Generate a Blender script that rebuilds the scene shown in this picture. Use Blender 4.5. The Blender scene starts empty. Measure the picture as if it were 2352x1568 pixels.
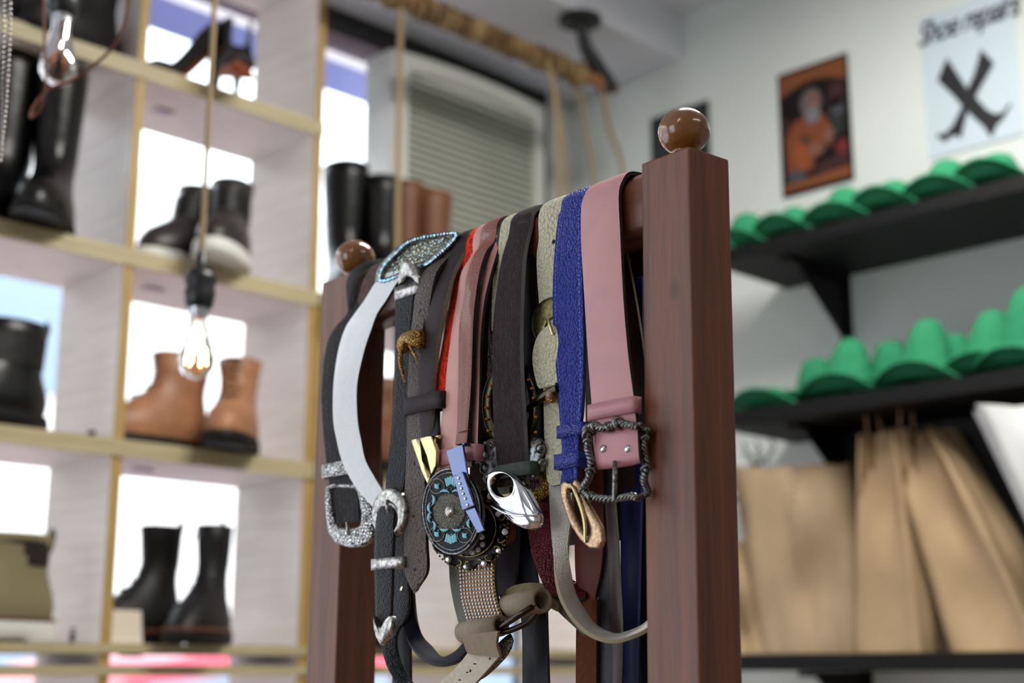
import bpy, math, random
import numpy as np
random.seed(7)
sc = bpy.context.scene
COL = sc.collection
PI = math.pi
def R(d): return math.radians(d)

# ------------------------------------------------------------------ camera
PITCH, CAMZ = 13.0, 1.35
cam_d = bpy.data.cameras.new('camera'); cam = bpy.data.objects.new('camera', cam_d); COL.objects.link(cam)
cam.location = (0, 0, CAMZ); cam.rotation_euler = (R(90+PITCH), 0, R(-45))
cam_d.lens = 50; cam_d.sensor_width = 36; cam_d.clip_start = .05; cam_d.clip_end = 200
cam_d.dof.use_dof = True; cam_d.dof.focus_distance = 1.14; cam_d.dof.aperture_fstop = 4.0
sc.camera = cam
# ------------------------------------------------------------------ world, view
w = bpy.data.worlds.new('sky'); sc.world = w; w.use_nodes = True
bg = w.node_tree.nodes['Background']; bg.inputs[0].default_value = (.86, .93, 1, 1); bg.inputs[1].default_value = 4.6
sc.view_settings.view_transform = 'Standard'; sc.view_settings.look = 'None'
sc.view_settings.exposure = 0.0; sc.view_settings.gamma = 1; sc.view_settings.use_curve_mapping = False
# ------------------------------------------------------------------ lights
def area(name, loc, rot, sx, sy, power, col=(1, 1, 1)):
    l = bpy.data.lights.new(name, 'AREA'); l.shape = 'RECTANGLE'; l.size = sx; l.size_y = sy; l.energy = power; l.color = col
    o = bpy.data.objects.new(name, l); COL.objects.link(o); o.location = loc; o.rotation_euler = rot; return o
CEIL_LIGHTS = [(1.72, 1.07, 3.06, .9, 38), (1.2, -1.0, 3.06, 1.1, 4), (-1.0, .2, 3.06, 1.1, 2)]  # second and third are unseen lamps added as room fill
for c_ in CEIL_LIGHTS:
    area('ceiling_lamp_light', (c_[0], c_[1], 3.02), (0, 0, 0), c_[3], .12, c_[4], (1, .97, .91))

# ------------------------------------------------------------------ pixel <-> place maths (frame 2352 x 1568)
W, H = 2352, 1568; F = 50/36*W; P = R(PITCH); s2 = math.sqrt(.5)
FW = np.array([s2*math.cos(P), s2*math.cos(P), math.sin(P)]); RT = np.array([s2, -s2, 0.]); UP = np.cross(RT, FW)
C0 = np.array([0, 0, CAMZ])
def ray(x, y): return FW+RT*((x-W/2)/F)+UP*((H/2-y)/F)
def onX(x, y, X): d = ray(x, y); return C0+d*(X/d[0])
def onY(x, y, Y): d = ray(x, y); return C0+d*(Y/d[1])
def onZ(x, y, Z): d = ray(x, y); return C0+d*((Z-CAMZ)/d[2])
def atD(x, y, D): return C0+ray(x, y)*D
# the belt stand: A0 near post, B0 far post, U along it, N towards its open side
A0 = atD(1571, 298, 1.1); r1_, r2_ = ray(1571, 298), ray(820, 588)
B0 = atD(820, 588, 1.1*r1_[2]/r2_[2]); SPAN = float(np.linalg.norm(B0-A0)); U = (B0-A0)/SPAN
N = np.array([-U[1], U[0], 0.]); N = N if N@(C0-A0) > 0 else -N
def w3(u, n, z): q = A0+U*u+N*n; return np.array([q[0], q[1], z])
def onR(x, y, n): d = ray(x, y); return C0+d*((n-(C0-A0)@N)/(d@N))
def uz(p): return (p-A0)@U, p[2]

# ------------------------------------------------------------------ materials
def lin(c):
    return tuple((v/12.92 if v <= .04045 else ((v+.055)/1.055)**2.4) for v in (x/255 for x in c))+(1,)
class M:
    def __init__(s, name, col, rough=.5, metal=0, spec=.5, **k):
        s.m = bpy.data.materials.new(name); s.m.use_nodes = True; s.nt = s.m.node_tree
        s.b = s.nt.nodes['Principled BSDF']; s.col = lin(col)
        s.b.inputs['Base Color'].default_value = s.col; s.b.inputs['Roughness'].default_value = rough
        s.b.inputs['Metallic'].default_value = metal; s.b.inputs['Specular IOR Level'].default_value = spec
        s.cur = None
        for a, v in k.items(): s.b.inputs[a.replace('_', ' ')].default_value = v
    def n(s, t, **k):
        x = s.nt.nodes.new(t)
        for a, v in k.items():
            if a.startswith('i_'): x.inputs[a[2:].replace('_', ' ')].default_value = v
            else: setattr(x, a, v)
        return x
    def l(s, a, b): s.nt.links.new(a, b)
    def coord(s, scale=(1, 1, 1), kind='Object'):
        t = s.n('ShaderNodeTexCoord'); mp = s.n('ShaderNodeMapping'); mp.inputs['Scale'].default_value = scale
        s.l(t.outputs[kind], mp.inputs['Vector']); return mp.outputs[0]
    def noise(s, vec, scale, detail=3, rough=.5, dist=0):
        x = s.n('ShaderNodeTexNoise'); x.inputs['Scale'].default_value = scale; x.inputs['Detail'].default_value = detail
        x.inputs['Roughness'].default_value = rough; x.inputs['Distortion'].default_value = dist
        s.l(vec, x.inputs['Vector']); return x.outputs['Fac']
    def voro(s, vec, scale, feature='F1', rand=1.):
        x = s.n('ShaderNodeTexVoronoi', feature=feature); x.inputs['Scale'].default_value = scale; x.inputs['Randomness'].default_value = rand
        s.l(vec, x.inputs['Vector']); return x.outputs['Distance']
    def ramp(s, fac, stops):
        x = s.n('ShaderNodeValToRGB'); e = x.color_ramp.elements
        while len(e) < len(stops): e.new(.5)
        for q, (p, c) in zip(e, stops): q.position = p; q.color = c if len(c) == 4 else lin(c)
        s.l(fac, x.inputs['Fac']); return x.outputs['Color']
    def math(s, op, a, b=None, c=None):
        x = s.n('ShaderNodeMath', operation=op)
        for i, v in enumerate((a, b, c)):
            if v is None: continue
            if isinstance(v, (int, float)): x.inputs[i].default_value = v
            else: s.l(v, x.inputs[i])
        return x.outputs[0]
    def mixc(s, fac, a, b):
        x = s.n('ShaderNodeMix', data_type='RGBA')
        for i, v in ((0, fac), (6, a), (7, b)):
            if isinstance(v, (int, float)): x.inputs[i].default_value = v
            elif isinstance(v, tuple): x.inputs[i].default_value = v
            else: s.l(v, x.inputs[i])
        return x.outputs[2]
    def color(s, c): s.l(c, s.b.inputs['Base Color']); s.cur = c; return s
    def base(s): return s.cur if s.cur is not None else s.col
    def roughn(s, c): s.l(c, s.b.inputs['Roughness']); return s
    def bump(s, hgt, strength=.4, dist=.001):
        b = s.n('ShaderNodeBump'); b.inputs['Strength'].default_value = strength; b.inputs['Distance'].default_value = dist
        s.l(hgt, b.inputs['Height']); s.l(b.outputs[0], s.b.inputs['Normal']); return s
def vary(m, scale, amt, vec=None):
    """soft wear: brightness wanders a little around the base colour"""
    v = vec if vec is not None else m.coord()
    f = m.noise(v, scale, 4); c = m.col
    m.color(m.ramp(f, [(.3, tuple(x*(1-amt) for x in c[:3])+(1,)), (.7, tuple(min(1, x*(1+amt)) for x in c[:3])+(1,))])); return m
def holes(m, spacing, rad, width, start=0.):
    """punched holes and, through uv, real metres along the strap"""
    uv = m.n('ShaderNodeUVMap'); sp = m.n('ShaderNodeSeparateXYZ'); m.l(uv.outputs[0], sp.inputs[0])
    x = m.math('SUBTRACT', m.math('PINGPONG', m.math('ADD', sp.outputs[0], start), spacing/2), 0.)
    y = m.math('MULTIPLY', m.math('SUBTRACT', sp.outputs[1], .5), width)
    r = m.math('SQRT', m.math('ADD', m.math('MULTIPLY', x, x), m.math('MULTIPLY', y, y)))
    m.color(m.mixc(m.math('LESS_THAN', r, rad), m.base(), (.004, .004, .004, 1))); return m
def stitch(m, col, v0=.1, wid=.022, pitch=.0042):
    uv = m.n('ShaderNodeUVMap'); sp = m.n('ShaderNodeSeparateXYZ'); m.l(uv.outputs[0], sp.inputs[0])
    v = m.math('PINGPONG', sp.outputs[1], .5)
    a = m.math('LESS_THAN', m.math('ABSOLUTE', m.math('SUBTRACT', v, v0)), wid)
    b = m.math('LESS_THAN', m.math('FRACT', m.math('DIVIDE', sp.outputs[0], pitch)), .62)
    m.color(m.mixc(m.math('MULTIPLY', a, b), m.base(), lin(col))); return m
def pebble(name, col, scale=650, rough=.42, st=.7, amt=.25, spec=.28):
    m = M(name, col, rough, spec=spec); v = m.coord()
    f = m.voro(v, scale, 'F1'); c = m.col
    m.color(m.ramp(f, [(.1, tuple(min(1, x*(1+amt)) for x in c[:3])+(1,)), (.75, tuple(x*(1-amt) for x in c[:3])+(1,))]))
    m.bump(m.math('SUBTRACT', 1., f), st, .0022); return m
def smooth_leather(name, col, rough=.4, amt=.1, spec=.5):
    m = M(name, col, rough, spec=spec*.45); vary(m, 40, amt); m.bump(m.noise(m.coord(), 1500, 2), .12, .0004); return m
def suede(name, col, amt=.15):
    m = M(name, col, .95, spec=.15); vary(m, 220, amt); m.bump(m.noise(m.coord(), 1800, 3), .5, .0006); return m
def hide(name, col):
    m = M(name, col, .65, spec=.2); v = m.coord((1, 1, .22)); v.node.inputs['Rotation'].default_value = (.35, .2, 0); f = m.noise(v, 620, 4, .75, 1.2); c = m.col
    m.color(m.ramp(f, [(.4, tuple(x*.3 for x in c[:3])+(1,)), (.64, tuple(x*2.8 for x in c[:3])+(1,))]))
    m.bump(f, .8, .0018); return m
def metal(name, col, rough=.28, worn=0., dark=(30, 28, 26), scale=300):
    m = M(name, col, rough, 1.0)
    if worn:
        f = m.noise(m.coord(), scale, 5, .65); m.color(m.ramp(f, [(.5-worn, lin(dark)), (.5+.5*worn, m.col)]))
        m.bump(f, .5, .0006)
    return m
def engraved(name, col, scale=420, dark=(25, 22, 20), rough=.35):
    m = M(name, col, rough, .95); v = m.coord(); f = m.voro(v, scale, 'DISTANCE_TO_EDGE')
    g = m.noise(v, scale*.7, 3, .6, 2.); k = m.math('MULTIPLY', m.math('MINIMUM', m.math('MULTIPLY', f, 4.), 1.), m.math('GREATER_THAN', g, .43))
    m.color(m.ramp(k, [(.1, lin(dark)), (.5, m.col)])); m.bump(k, .7, .0008); return m
def wood(name, col, dark, axis=2, scale=1., rough=.35, knots=0.):
    m = M(name, col, rough); sc_ = [26*scale, 26*scale, 26*scale]; sc_[axis] = 1.2*scale
    v = m.coord(tuple(sc_)); f = m.noise(v, 3., 6, .62, .6)
    fine = m.noise(m.coord(tuple(9*x for x in sc_)), 3., 2)
    g = m.math('ADD', m.math('MULTIPLY', f, .8), m.math('MULTIPLY', fine, .2))
    m.color(m.ramp(g, [(.3, dark), (.52, col), (.75, tuple(min(255, int(x*1.18)) for x in col))]))
    if knots:
        vv = [12, 12, 12]; vv[axis] = 7
        k = m.voro(m.coord(tuple(vv)), 1.); m.color(m.mixc(m.ramp(k, [(.03, (1, 1, 1, 1)), (.10, (0, 0, 0, 1))]), m.base(), lin(tuple(int(x*.55) for x in dark))))
    m.bump(f, .12, .0006); return m
def plain(name, col, rough=.5, metal_=0, **k): return M(name, col, rough, metal_, **k)

# ------------------------------------------------------------------ mesh helpers
class MB:
    def __init__(s): s.v = []; s.f = []; s.uv = []; s.mi = []; s.sm = []
    def add(s, vs, fs, mi=0, uvs=None, smooth=True):
        b = len(s.v); s.v += [tuple(map(float, p)) for p in vs]
        for i, f in enumerate(fs):
            s.f.append([b+j for j in f]); s.mi.append(mi); s.sm.append(smooth)
            s.uv.append(uvs[i] if uvs else [(0, 0)]*len(f))
        return s
    def box(s, a, b, mi=0, bev=0.):
        x0, y0, z0 = a; x1, y1, z1 = b
        v = [(x, y, z) for x in (x0, x1) for y in (y0, y1) for z in (z0, z1)]
        f = [(0, 1, 3, 2), (4, 6, 7, 5), (0, 4, 5, 1), (2, 3, 7, 6), (0, 2, 6, 4), (1, 5, 7, 3)]
        return s.add(v, f, mi, None, False)
    def obb(s, c, ax, ay, az, mi=0, smooth=False):
        """box about centre c with half vectors"""
        c, ax, ay, az = map(np.array, (c, ax, ay, az))
        v = [c+i*ax+j*ay+k*az for i in (-1, 1) for j in (-1, 1) for k in (-1, 1)]
        f = [(0, 1, 3, 2), (4, 6, 7, 5), (0, 4, 5, 1), (2, 3, 7, 6), (0, 2, 6, 4), (1, 5, 7, 3)]
        return s.add(v, f, mi, None, smooth)
    def loft(s, rings, mi=0, cap=(True, True), closed=True):
        k = len(rings[0]); vs = [p for r in rings for p in r]; fs = []
        for i in range(len(rings)-1):
            for j in range(k if closed else k-1):
                a, b = i*k+j, i*k+(j+1) % k; fs.append((a, b, b+k, a+k))
        s.add(vs, fs, mi)
        if cap[0]: s.add(rings[0], [tuple(reversed(range(k)))], mi, None, False)
        if cap[1]: s.add(rings[-1], [tuple(range(k))], mi, None, False)
        return s
    def tube(s, pts, r, k=8, mi=0, closed=False):
        pts = [np.array(p, float) for p in pts]; n = len(pts)
        rr = r if hasattr(r, '__len__') else [r]*n
        up = np.array([.3, .2, .93]); rings = []; prev = None
        for i, p in enumerate(pts):
            t = pts[(i+1) % n]-pts[i-1] if closed else pts[min(i+1, n-1)]-pts[max(i-1, 0)]
            t = t/(np.linalg.norm(t)+1e-12)
            a = prev-t*(prev@t) if prev is not None else np.cross(t, up)
            if np.linalg.norm(a) < 1e-6: a = np.cross(t, [1, 0, 0])
            a = a/np.linalg.norm(a); prev = a; b = np.cross(t, a)
            rings.append([p+rr[i]*(math.cos(q)*a+math.sin(q)*b) for q in (2*PI*j/k for j in range(k))])
        if closed: rings.append(rings[0])
        return s.loft(rings, mi, (not closed, not closed))
    def lathe(s, prof, c=(0, 0, 0), k=24, mi=0, ax=None):
        """prof: (radius, height); ax: optional 3 axis vectors"""
        X, Y, Z = ax if ax else (np.array([1, 0, 0]), np.array([0, 1, 0]), np.array([0, 0, 1])); c = np.array(c, float)
        return s.loft([[c+r*(math.cos(q)*X+math.sin(q)*Y)+h*Z for q in (2*PI*j/k for j in range(k))] for r, h in prof], mi,
                      (prof[0][0] > 1e-5, prof[-1][0] > 1e-5))
    def ball(s, c, r, k=8, mi=0, sc3=(1, 1, 1)):
        c = np.array(c, float); n = max(3, k//2)
        return s.loft([[c+np.array([r*sc3[0]*math.sin(a)*math.cos(q), r*sc3[1]*math.sin(a)*math.sin(q), -r*sc3[2]*math.cos(a)]) for q in (2*PI*j/k for j in range(k))]
                       for a in (PI*(i+.02)/(n+.04) for i in range(n+1))], mi, (False, False))
    def build(s, name, mats, parent=None, root=None, bevel=0.):
        me = bpy.data.meshes.new(name)
        off = np.array(ORG.get(root_of(parent), (0, 0, 0))) if parent else (np.array(root) if root is not None else np.zeros(3))
        me.from_pydata([tuple(np.array(p)-off) for p in s.v], [], s.f)
        uvl = me.uv_layers.new(name='UVMap')
        flat = [c for f in s.uv for uv in f for c in uv]
        if len(flat) == 2*len(me.loops): uvl.data.foreach_set('uv', flat)
        mats = mats if isinstance(mats, (list, tuple)) else [mats]
        for m in mats: me.materials.append(m.m if isinstance(m, M) else m)
        me.polygons.foreach_set('material_index', [min(i, len(mats)-1) for i in s.mi])
        me.polygons.foreach_set('use_smooth', s.sm); me.update()
        o = bpy.data.objects.new(name, me); COL.objects.link(o)
        if parent: o.parent = parent
        elif root is not None: o.location = root; ORG[o.name] = tuple(root)
        if bevel:
            b = o.modifiers.new('bevel', 'BEVEL'); b.width = bevel; b.segments = 2; b.limit_method = 'ANGLE'; b.angle_limit = R(40)
        return o
ORG = {}
def root_of(o):
    while o.parent: o = o.parent
    return o.name
def thing(name, label, cat, loc, group=None):
    o = bpy.data.objects.new(name, None); COL.objects.link(o); o.location = tuple(map(float, loc)); o.empty_display_size = .05
    ORG[o.name] = tuple(map(float, loc)); o['label'] = label; o['category'] = cat
    if group: o['group'] = group
    return o
def tag(o, label, cat, group=None):
    o['label'] = label; o['category'] = cat
    if group: o['group'] = group
    return o
def struct(o): o['kind'] = 'structure'; return o
def curve_pts(pts, step=None, n=8, closed=False):
    """Catmull-Rom through rows of numbers"""
    P_ = [np.array(p, float) for p in pts]; out = []; m = len(P_)
    rng = range(m if closed else m-1)
    for i in rng:
        p1, p2 = P_[i], P_[(i+1) % m]
        p0 = P_[i-1] if (closed or i > 0) else 2*p1-p2
        p3 = P_[(i+2) % m] if (closed or i+2 < m) else 2*p2-p1
        for j in range(n):
            t = j/n; out.append(.5*((2*p1)+(-p0+p2)*t+(2*p0-5*p1+4*p2-p3)*t*t+(-p0+3*p1-3*p2+p3)*t**3))
    if not closed: out.append(P_[-1])
    return out

# ================================================================== room
XW, YW, ZC1, ZC2 = 2.85, 2.62, 2.95, 3.08
mwall = M('wall_paint', (214, 219, 216), .8, spec=.25); vary(mwall, 3, .03); mwall.bump(mwall.noise(mwall.coord(), 160, 3), .06, .002)
mceil = M('ceiling_paint', (224, 225, 234), .85, spec=.2); vary(mceil, 2, .03)
mfloor = wood('floor_boards', (150, 120, 92), (110, 84, 62), 0, .25, .45)
mblack = M('black_frame', (26, 28, 32), .45)
struct(MB().box((-2.6, -3.1, -.05), (3.0, 2.7, 0)).build('floor', mfloor))
struct(MB().box((XW, -3.1, 0), (XW+.12, YW+.15, 3.2)).build('wall_right', mwall))
struct(MB().box((-2.6, -3.2, 0), (3.0, -3.1, 3.2)).build('wall_back', mwall))
c = MB(); c.box((-2.6, 2.195, ZC1), (XW, YW+.15, 3.2)); c.box((-2.6, -3.1, ZC2), (XW, 2.195, 3.2)); struct(c.build('ceiling', mceil))
c = MB(); c.box((-2.6, YW, 0), (3.0, YW+.12, .35)); c.box((2.75, YW, .35), (XW, YW+.12, 2.95)); c.box((-2.6, YW, .35), (-2.0, YW+.12, 2.95))
struct(c.build('wall_left', mwall))
c = MB(); c.box((-2.72, -3.1, 0), (-2.6, 2.7, .6)); c.box((-2.72, -3.1, 2.7), (-2.6, 2.7, 3.2)); c.box((-2.72, -3.1, .6), (-2.6, .9, 2.7)); c.box((-2.72, 2.55, .6), (-2.6, 2.7, 2.7))
struct(c.build('wall_front', mwall))
# shop window
wf = MB()
for a, b in (((-2.0, YW-.01, 2.885), (2.752, YW+.08, 2.965)), ((-2.0, YW, .33), (2.75, YW+.08, .4)), ((2.7, YW-.012, .4), (2.752, YW+.08, 2.9)), ((-2.0, YW, .4), (-1.94, YW+.08, 2.9)),
             ((.2, YW, .4), (.25, YW+.08, 2.9))):
    wf.box(a, b)
win = struct(wf.build('window_1', mblack))
gl = bpy.data.materials.new('window_glass'); gl.use_nodes = True; nt = gl.node_tree; nt.nodes.clear()
o_ = nt.nodes.new('ShaderNodeOutputMaterial'); mx = nt.nodes.new('ShaderNodeMixShader'); tr = nt.nodes.new('ShaderNodeBsdfTransparent'); gs = nt.nodes.new('ShaderNodeBsdfGlossy')
fr = nt.nodes.new('ShaderNodeFresnel'); fr.inputs[0].default_value = 1.3; gs.inputs['Roughness'].default_value = .02; tr.inputs[0].default_value = (.97, .985, .98, 1)
nt.links.new(fr.outputs[0], mx.inputs[0]); nt.links.new(tr.outputs[0], mx.inputs[1]); nt.links.new(gs.outputs[0], mx.inputs[2]); nt.links.new(mx.outputs[0], o_.inputs[0])
MB().box((-1.95, YW+.035, .4), (2.71, YW+.043, 2.89)).build('glass_pane', gl, win)
wf = MB()  # unseen side window, added to send daylight onto the left faces
for a, b in (((-2.7, .9, .58), (-2.62, 2.55, .64)), ((-2.7, .9, 2.66), (-2.62, 2.55, 2.72)), ((-2.7, .88, .6), (-2.62, .94, 2.7)), ((-2.7, 2.51, .6), (-2.62, 2.57, 2.7))):
    wf.box(a, b)
win2 = struct(wf.build('window_2_added', mblack)); MB().box((-2.665, .93, .62), (-2.657, 2.52, 2.68)).build('glass_pane', gl, win2)
# ceiling lamps: the first follows the shelf shadow, two are added for fill
mlampbody = M('lamp_housing', (235, 235, 232), .4)
mdiff = M('lamp_diffuser', (255, 250, 235), .4); mdiff.b.inputs['Emission Color'].default_value = (1, .95, .85, 1); mdiff.b.inputs['Emission Strength'].default_value = 8
for i, c_ in enumerate(CEIL_LIGHTS):
    t = thing('ceiling_lamp', ['linear white ceiling lamp above the shop window side of the belt stand', 'unseen linear white ceiling lamp added for fill light nearest the sign wall', 'unseen linear white ceiling lamp added for fill light at the back of the shop'][i], 'lamp', c_[:3])
    MB().box((c_[0]-c_[3]/2-.05, c_[1]-.075, 3.045), (c_[0]+c_[3]/2+.05, c_[1]+.075, 3.08)).build('lamp_housing', mlampbody, t)
    MB().box((c_[0]-c_[3]/2-.02, c_[1]-.055, 3.028), (c_[0]+c_[3]/2+.02, c_[1]+.055, 3.046)).build('diffuser', mdiff, t)

# ================================================================== outside
mpave = M('pavement', (226, 222, 234), .9); mfac = M('facade_render', (226, 220, 214), .9); vary(mfac, .8, .06)
struct(MB().box((-25, YW+.2, -.3), (25, 30, -.12)).build('street', mpave))
bt = thing('building', 'pale blurred building across the street behind the shelving', 'building', (4, 14, -.12))
MB().box((-14, 14, -.12), (22, 16, 7)).build('facade', mfac, bt)
mwing = M('facade_glass', (120, 135, 150), .2)
for i in range(9):
    for z in (1.0, 4.2):
        MB().box((-12+i*3.6, 13.93, z), (-10.4+i*3.6, 14.02, z+1.7)).build('window', mwing, bt)
maw = M('awning_cloth', (122, 126, 176), .85)
aw = thing('awning', 'lavender blue awning outside above the shop window', 'awning', (1.1, 3.2, 3.31))
a_ = MB(); a_.loft([[(x, 2.89, 3.68), (x, 3.55, 3.40), (x, 3.55, 3.22), (x, 3.54, 3.22), (x, 3.53, 3.39), (x, 2.89, 3.66)] for x in (-2.2, 4.4)]); a_.build('awning_cloth', maw, aw)
struct(MB().box((-2.6, YW+.125, 2.96), (5, YW+.26, 3.9)).build('wall_outside', mfac))
# parked car, seen as a pink-red strip through the lowest cubbies
mcar = M('car_paint', (196, 50, 72), .3); mcar.b.inputs['Coat Weight'].default_value = .5
car = thing('car', 'red parked car outside beyond the lowest shelf', 'car', (4.8, 7.5, -.12))
prof = [(-2.1, .35), (-2.15, .75), (-1.5, .95), (-.9, 1.48), (-.4, 1.575), (.8, 1.575), (1.4, 1.42), (1.95, 1.0), (2.1, .8), (2.1, .35)]
cb = MB(); cb.loft([[(4.8+x*s_, 7.5+y, z-.12) for x, z in prof] for y, s_ in ((-.85, .97), (-.7, 1), (.7, 1), (.85, .97))]); cb.build('car_body', mcar, car, bevel=.03)
for y in (-.86,):
    MB().add([(4.8+x, 7.5+y-.012, z-.12) for x, z in ((-1.25, .98), (-.8, 1.40), (-.1, 1.46), (-.1, .98))]+[(4.8+x, 7.5+y+.02, z-.12) for x, z in ((-1.25, .98), (-.8, 1.40), (-.1, 1.46), (-.1, .98))],
             [(0, 1, 2, 3), (4, 7, 6, 5), (0, 3, 7, 4), (0, 4, 5, 1), (1, 5, 6, 2), (2, 6, 7, 3)], 0, None, False).build('window', mwing, car)
    MB().add([(4.8+x, 7.5+y-.012, z-.12) for x, z in ((.0, .98), (.0, 1.46), (.8, 1.44), (1.3, 1.2), (1.5, .98))]+[(4.8+x, 7.5+y+.02, z-.12) for x, z in ((.0, .98), (.0, 1.46), (.8, 1.44), (1.3, 1.2), (1.5, .98))],
             [(0, 1, 2, 3, 4), (9, 8, 7, 6, 5), (0, 4, 9, 5), (0, 5, 6, 1), (1, 6, 7, 2), (2, 7, 8, 3), (3, 8, 9, 4)], 0, None, False).build('window', mwing, car)
mtyre = M('tyre', (22, 22, 24), .8)
for x in (-1.3, 1.3):
    for y in (-.8, .8):
        MB().lathe([(.001, -.1), (.2, -.1), (.32, -.09), (.34, -.06), (.34, .06), (.32, .09), (.2, .1), (.001, .1)], (4.8+x, 7.5+y, .22), 24, 0, (np.array([1, 0, 0]), np.array([0, 0, 1]), np.array([0, 1, 0]))).build('wheel', mtyre, car)

# ================================================================== cubby shelving
mply = M('ply_face', (233, 220, 208), .55); v = mply.coord((1, 1, 22)); f = mply.noise(v, 4, 5, .6, .8)
mply.color(mply.ramp(f, [(.3, (212, 199, 190)), (.7, (230, 221, 214))]))
medge = M('pale_wood_edge', (184, 171, 134), .5); vary(medge, 30, .1, medge.coord((.3, 3, 3)))
mdiv = M('ochre_wood_edge', (176, 146, 86), .5); vary(mdiv, 30, .12, mdiv.coord((3, 3, .4)))
YF, YB = 2.35, 2.59
DX = [.455, .89, 1.325, 1.76]; LV = [.265, .637, 1.01, 1.383, 1.765, 2.13, 2.51, 2.88]
mplate = M('joining_plate', (150, 146, 160), .4, .6)
def unit(name, label, xs, zs, top_z):
    t = thing(name, label, 'shelf', ((xs[0]+xs[-1])/2, (YF+YB)/2, 0), 'cubby shelving units')
    for x in xs:
        MB().box((x-.012, YF+.004, 0), (x+.008, YB, top_z)).build('divider', mply, t)
        MB().box((x-.012, YF-.001, 0), (x+.008, YF+.004, top_z)).build('divider_edge', mdiv, t)
    for z in zs:
        lo, hi = (z-.030, z)
        if abs(z-1.383) < .01:      # two boards with a gap between the stacked modules
            bs = ((1.379, 1.396), (1.34, 1.358))
        else: bs = ((z-.032, z-.017), (z-.016, z))
        for a, b in bs:
            MB().box((xs[0]-.012, YF-.006, a), (xs[-1]+.008, YF+.002, b)).build('shelf_edge', medge, t)
            MB().box((xs[0]-.012, YF+.002, a), (xs[-1]+.008, YB+.002, b)).build('shelf_board', mply, t)
        for i in range(len(xs)-1):
            xm = (xs[i]+xs[i+1])/2-.1
            MB().box((xm-.02, 2.455, bs[0][0]-.0045), (xm+.02, 2.475, bs[0][0]-.0002)).build('joining_plate', mplate, t)
    return t
unit('cubby_shelving', 'tall pale wooden cubby shelving full of boots in front of window', DX, LV, 2.88)
unit('cubby_shelving', 'lower pale wooden cubby shelving behind belt stand, tall boots on top', [1.785, 2.2, 2.63], LV[:6], 2.115)

# ================================================================== boots
def leather_shiny(name, col, rough=.3):
    m = M(name, col, rough, spec=.35); m.bump(m.noise(m.coord(), 60, 4), .25, .003); return m
mbk = leather_shiny('black_boot_leather', (9, 9, 10), .3); mbk2 = leather_shiny('matt_black_leather', (14, 12, 13), .5)
mtan = leather_shiny('tan_boot_leather', (160, 112, 80), .42); vary(mtan, 25, .2)
mbr = leather_shiny('brown_boot_leather', (112, 72, 48), .45); mbei = suede('olive_beige_suede', (132, 124, 96), .1)
mgry = leather_shiny('grey_shiny_leather', (46, 42, 43), .35)
mrub = M('black_rubber', (9, 10, 11), .6, spec=.3); mwht = M('white_sole', (222, 224, 218), .6); mwelt = M('brown_welt', (96, 52, 34), .5); mins = M('dark_lining', (30, 24, 22), .9)
mlace = M('lace', (24, 22, 22), .8)
ANK = [(0, 1, 0, .047), (.012, 1.0, -.004, .050), (.03, .97, -.006, .049), (.048, .90, -.002, .046), (.062, .80, .003, .042), (.078, .68, .008, .039), (.095, .58, .012, .037), (.115, .52, .012, .037), (.135, .49, .008, .039)]
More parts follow.
